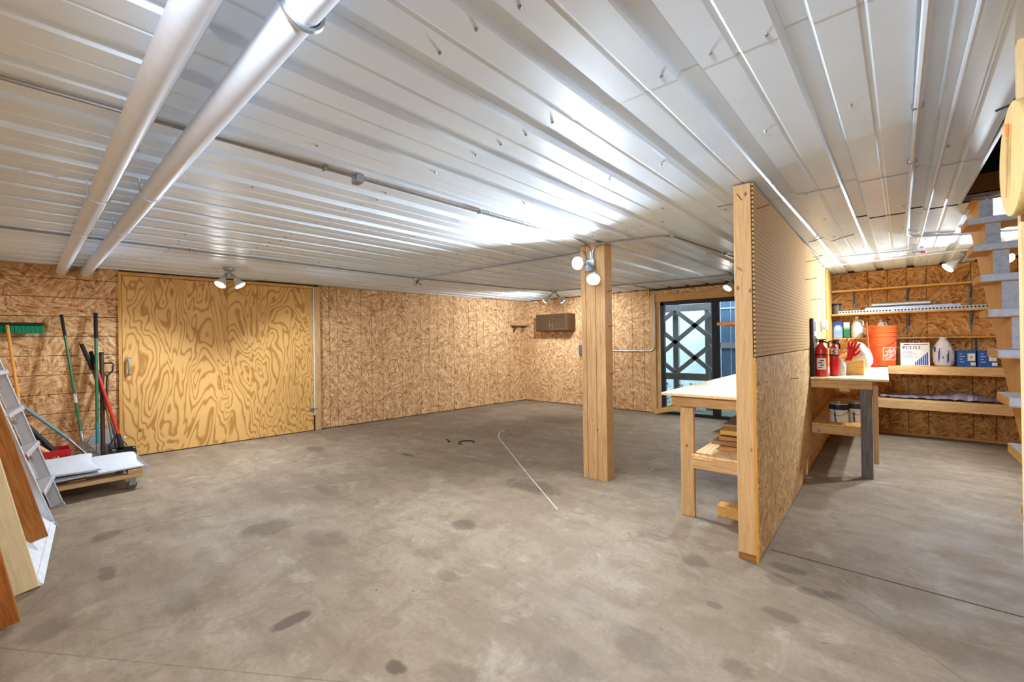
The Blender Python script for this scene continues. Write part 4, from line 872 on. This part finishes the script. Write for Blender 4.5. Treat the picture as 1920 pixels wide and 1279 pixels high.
blanket('folded_rug', -6.42, -5.54, -.1, .79, .1905, .028, 'off-white frayed rug lying flat on the dolly', .005, 1, True)
blanket('folded_rug', -6.40, -5.53, -.1, .46, .230, .034, 'grey-white rug folded on top of the frayed one', .007, 2, False, .0)

GREENH = plain('green_handle', (38, 104, 66), .35, 0, .4); TEAL = plain('teal_handle', (46, 128, 128), .35); REDH = plain('red_handle', (196, 44, 34), .4); BLUH = plain('blue_handle', (104, 142, 152), .45); BROWNH = plain('brown_pole', (66, 44, 32), .5)
GRIP = plain('black_grip', (28, 26, 26), .7)
def V(*a): return Vector(a)
def lerp(a, b, t): return a+(b-a)*t
# spring rake
def rake(top, head, lab, hm, spread=.34, L=.30):
    o = thing('leaf_rake', lab, 'rake', (head.x, head.y, 0), 'garden tools by the left wall')
    MB().tube([lerp(top, head, .17), head], .0125, 12).build('handle', hm, o, 0, True); MB().tube([top, lerp(top, head, .18)], .015, 12).build('grip', GRIP, o, 0, True)
    d = (head-top).normalized(); MB().tube([head-d*.03, head+d*.02, head+d*.10], [.016, .022, .012], 10).build('socket', GALV, o, 0, True)
    mb = MB(); side = WD
    for i in range(-8, 9):
        a = i/8; b0 = head+d*.05; p1 = b0+d*L*.55+side*(a*spread*.26)+WN*.01; p2 = b0+d*(L*.95)+side*(a*spread*.5); p2.z = max(p2.z, .02); p3 = p2+WN*.03-V(0, 0, .0); p3.z = max(p2.z-.012, .006)
        mb.tube([b0, p1, p2, p3], .0035, 5)
    mb.tube([head+d*(.05+L*.5)+side*(a_*spread*.25)+WN*.008 for a_ in (-1, -.5, 0, .5, 1)], .005, 6); mb.build('tines', plain('tine_steel', (150, 140, 124), .35, .7), o, 0, True)
    sp = MB().tube([head+d*.08, head+d*.16+side*.06, head+d*.30+side*.10], .004, 6).tube([head+d*.08, head+d*.16-side*.06, head+d*.30-side*.10], .004, 6); sp.build('brace_springs', GALV, o, 0, True)
    return o
rake(V(-7.165, .295, 1.773), V(-6.895, .43, .41), 'leaf rake with green handle leaning on the wall, white tag on it', GREENH)
MB().tube([V(-6.985, .385, .86), V(-6.965, .395, .76)], .0135, 10).build('tag_sticker', PAPER, [x for x in bpy.data.objects if x.name.startswith('leaf_rake')][0], 0, True)
o = thing('garden_hoe', 'upright green and teal tool pole with black grip', 'garden tool', (-6.90, .565, 0), 'garden tools by the left wall')
T, B = V(-7.135, .577, 1.80), V(-6.885, .562, .02)
MB().tube([T, lerp(T, B, .17)], .019, 12).build('grip', GRIP, o, 0, True); MB().tube([lerp(T, B, .17), lerp(T, B, .72)], .0155, 12).build('handle', GREENH, o, 0, True); MB().tube([lerp(T, B, .72), lerp(T, B, .86)], .0158, 12).build('sleeve', TEAL, o, 0, True); MB().tube([lerp(T, B, .86), B], .014, 12).build('ferrule', GALV, o, 0, True)
o = thing('wooden_pole', 'thick dark brown pole standing between the garden tools', 'pole', (-6.9, .605, 0)); MB().tube([V(-7.12, .623, 1.31), V(-6.885, .607, .005)], .021, 12).build('pole_shaft', BROWNH, o, 0, True); MB().lathe([(.022, 0), (.022, .02)], V(-7.12, .623, 1.31), seg=12).build('pole_cap', GRIP, o, 0, True)
o = thing('digging_fork', 'black handled digging fork slanting behind the green pole', 'garden tool', (-6.95, .72, 0), 'garden tools by the left wall')
MB().tube([V(-7.14, .455, 1.43), V(-7.09, .545, 1.12)], .02, 12).build('grip', GRIP, o, 0, True); MB().tube([V(-7.09, .545, 1.12), V(-6.93, .72, .34)], .014, 12).build('handle', plain('grey_handle', (104, 96, 88), .5), o, 0, True)
for i in range(4): MB().tube([V(-6.93, .72, .34), V(-6.90+.01*i, .66+.05*i, .22), V(-6.87, .67+.05*i, .02)], .006, 6).build('tine', DARKM, o, 0, True)
o = thing('red_shovel', 'red handled round point shovel with black blade', 'shovel', (-6.78, .78, 0), 'garden tools by the left wall')
T, B = V(-7.13, .53, 1.34), V(-6.86, .735, .36)
MB().tube([T, lerp(T, B, .16)], .02, 12).build('grip', GRIP, o, 0, True); MB().tube([lerp(T, B, .16), B], .0165, 12).build('handle', REDH, o, 0, True); MB().tube([B, V(-6.83, .76, .20)], [.021, .03], 12).build('socket', BLACK, o, 0, True)
vs = []; fs = []
for i in range(9):
    t = i/8; w = .115*math.sqrt(max(0, 1-(max(t-.35, 0)/.65)**2))+.004
    for j in range(7): a = j/6*2-1; vs.append(V(-6.835+.10*t, .765+.02*t, .20-.195*t)+WD*(a*w)+WN*(.03*(a*a)-.01))
for i in range(8):
    for j in range(6): fs.append((i*7+j, i*7+j+1, i*7+j+8, i*7+j+7))
bl_ = MB().add(vs, fs).build('blade', plain('black_steel', (44, 38, 34), .25, .5, .5), o, 0, True); sm_ = bl_.modifiers.new('t', 'SOLIDIFY'); sm_.thickness = .004
o = thing('d_handle_spade', 'spade with open D handle and yellow shaft collar', 'shovel', (-6.95, .70, 0), 'garden tools by the left wall')
dc = V(-7.10, .668, 1.10)
MB().tube([dc+V(0, -.0, -.14), dc+V(0, 0, -.06), dc+WD*.05+V(0, 0, .0), dc+WD*.055+V(0, 0, .09), dc-WD*.03+V(0, 0, .10)], .009, 8).tube([dc+V(0, 0, -.06), dc-WD*.045+V(0, 0, .0), dc-WD*.05+V(0, 0, .09), dc+WD*.05+V(0, 0, .10)], .009, 8).build('d_grip', DARKM, o, 0, True)
MB().tube([dc+V(0, 0, -.12), V(-7.0, .655, .70)], .013, 10).build('shaft', DARKM, o, 0, True); MB().tube([V(-7.0, .655, .70), V(-6.97, .668, .53)], .0165, 10).build('collar', plain('yellow_collar', (206, 186, 62), .5), o, 0, True)
MB().tube([V(-6.97, .668, .53), V(-6.93, .70, .25)], [.014, .018], 10).build('ferrule', GALV, o, 0, True); MB().prism([(-.07, .25), (.07, .25), (.08, .02), (0, .0), (-.08, .02)], V(-6.93, .70, .0), WD, V(0, 0, 1), WN, .004).build('blade', GALV, o)
o = thing('scoop_shovel', 'wide round grey metal scoop standing against the wall', 'scoop', (-7.08, .66, 0))
n_ = 28; ring = [(.165*math.cos(2*math.pi*i/n_), .19+.19*math.sin(2*math.pi*i/n_)) for i in range(n_)]
MB().prism(ring, wl(-.235, .05, .01), WD, V(-.12, 0, 1).normalized(), WN, .012).build('scoop_plate', plain('dull_zinc', (166, 170, 172), .4, .5), o, .004); m_ = MB(); m_.tube([wl(-.39, .07, .20), wl(-.08, .07, .21)], .005, 6); m_.build('seam_rib', GALV, o)
m_ = MB().tube([wl(-.075, .06, .26), wl(-.05, .06, .265)], .012, 8).build('rim_knob', WHITEP, o)
# push broom, head up
o = thing('push_broom', 'green push broom leaning head up at the left edge', 'broom', (-7.0, -.07, 0))
hc = wl(-1.0, .12, 1.61)
MB().obox(hc+V(0, 0, .045), WD*.262, WN*.032, V(0, 0, .018)).build('broom_block', plain('dark_green_block', (22, 48, 34), .6), o, .006)
mb = MB(); nb = 42
for i in range(nb):
    s_ = -.255+.51*i/(nb-1)
    for j in (-1, 0, 1):
        c_ = hc+WD*(s_+random.uniform(-.003, .003))+WN*(j*.017); mb.bar(c_+V(0, 0, .03), c_+V(0, 0, -.055)+WN*(j*.012)+WD*(s_*.05), .011, .011, WN)
tag(mb.build('bristles', plain('green_bristle', (20, 142, 98), .6, 0, .3, .3, 60), o), kind='stuff')
MB().tube([hc+V(0, 0, .03)+WN*.03, V(-6.94, -.035, .85), V(-6.80, .02, .005)], .014, 12).build('handle', lumber('orange_handle', 'z', (226, 166, 88), (200, 134, 60), knots=False), o, 0, True)
# crate with bats
CR = plain('crate_red', (200, 36, 40), .4, 0, .4); cr = thing('milk_crate', 'red plastic slotted crate tilted behind the ladder', 'crate', (-6.75, .17, 0))
X0, X1, Y0, Y1, Z1 = -6.90, -6.62, -.05, .33, .30
for y in (Y0, Y1): 
    for z0, z1 in ((.0, .03), (.24, Z1)): bx('side_band', CR, cr, X0, X1, y-.006, y+.006, z0, z1, .002)
for x in (X0, X1):
    for z0, z1 in ((.0, .03), (.24, Z1)): bx('side_band', CR, cr, x-.006, x+.006, Y0+.0065, Y1-.0065, z0, z1, .002)
for i in range(9):
    y = Y0+.02+(Y1-Y0-.04)*i/8
    for x in (X0, X1): bx('slat', CR, cr, x-.004, x+.004, y-.007, y+.007, .031, .239)
for i in range(6):
    x = X0+.03+(X1-X0-.06)*i/5
    for y in (Y0, Y1): bx('slat', CR, cr, x-.007, x+.007, y-.004, y+.004, .031, .239)
for z in (.10, .17):
    for x in (X0, X1): bx('slat', CR, cr, x-.0035, x+.0035, Y0+.007, Y1-.007, z-.006, z+.006)
bx('crate_bottom', CR, cr, X0+.007, X1-.007, Y0+.007, Y1-.007, .0, .012)
def bat(a, b, ra, rb, ma, mb_, lab, split=.5):
    o = thing('bat', lab, 'bat', (b.x, b.y, b.z), 'bats in the red crate'); MB().tube([a, lerp(a, b, .1), lerp(a, b, split)], [ra*1.2, ra, (ra+rb)/2], 12).build('bat_handle', ma, o, 0, True); MB().tube([lerp(a, b, split), b], [(ra+rb)/2, rb], 12).build('bat_barrel', mb_, o, 0, True)
WOODB = plain('bat_wood', (218, 168, 104), .45)
bat(V(-6.86, -.12, .80), V(-6.80, .24, .22), .017, .030, WOODB, BLACK, 'bat with bare handle and black barrel in the crate, the upper of two', .35)
bat(V(-6.72, -.12, .72), V(-6.72, .17, .25), .017, .030, plain('bat_peach', (232, 172, 122), .45), GRIP, 'bat with peach handle and matte black barrel in the crate, the lower of two', .4)
bat(V(-6.70, .03, .42), V(-6.69, .23, .20), .024, .028, WOODB, WOODB, 'short bare wooden bat lying across the crate')
o = thing('blue_pole', 'long blue-grey pole slanting behind the crate', 'pole', (-6.86, .4, .02)); MB().tube([V(-7.02, -.30, 1.12), V(-6.86, .33, .37)], .016, 12).build('pole_shaft', BLUH, o, 0, True); MB().tube([V(-6.86, .33, .37), V(-6.80, .58, .02)], .0135, 12).build('pole_tip', GALV, o, 0, True)
o = MB().tube([(-.56, 5.2, H-.006), (-.50, 5.13, H-.012), (-.43, 5.06, H-.004), (-.382, 5.3, H-.012), (-.30, 5.2, H-.008), (-.2, 5.14, H-.003)], .0035, 6).build('loose_wire', DARKM, None, 0, True, base=(-.38, 5.15, H)); tag(o, 'thin dark wire sagging along the ceiling above the partition end', 'wire')
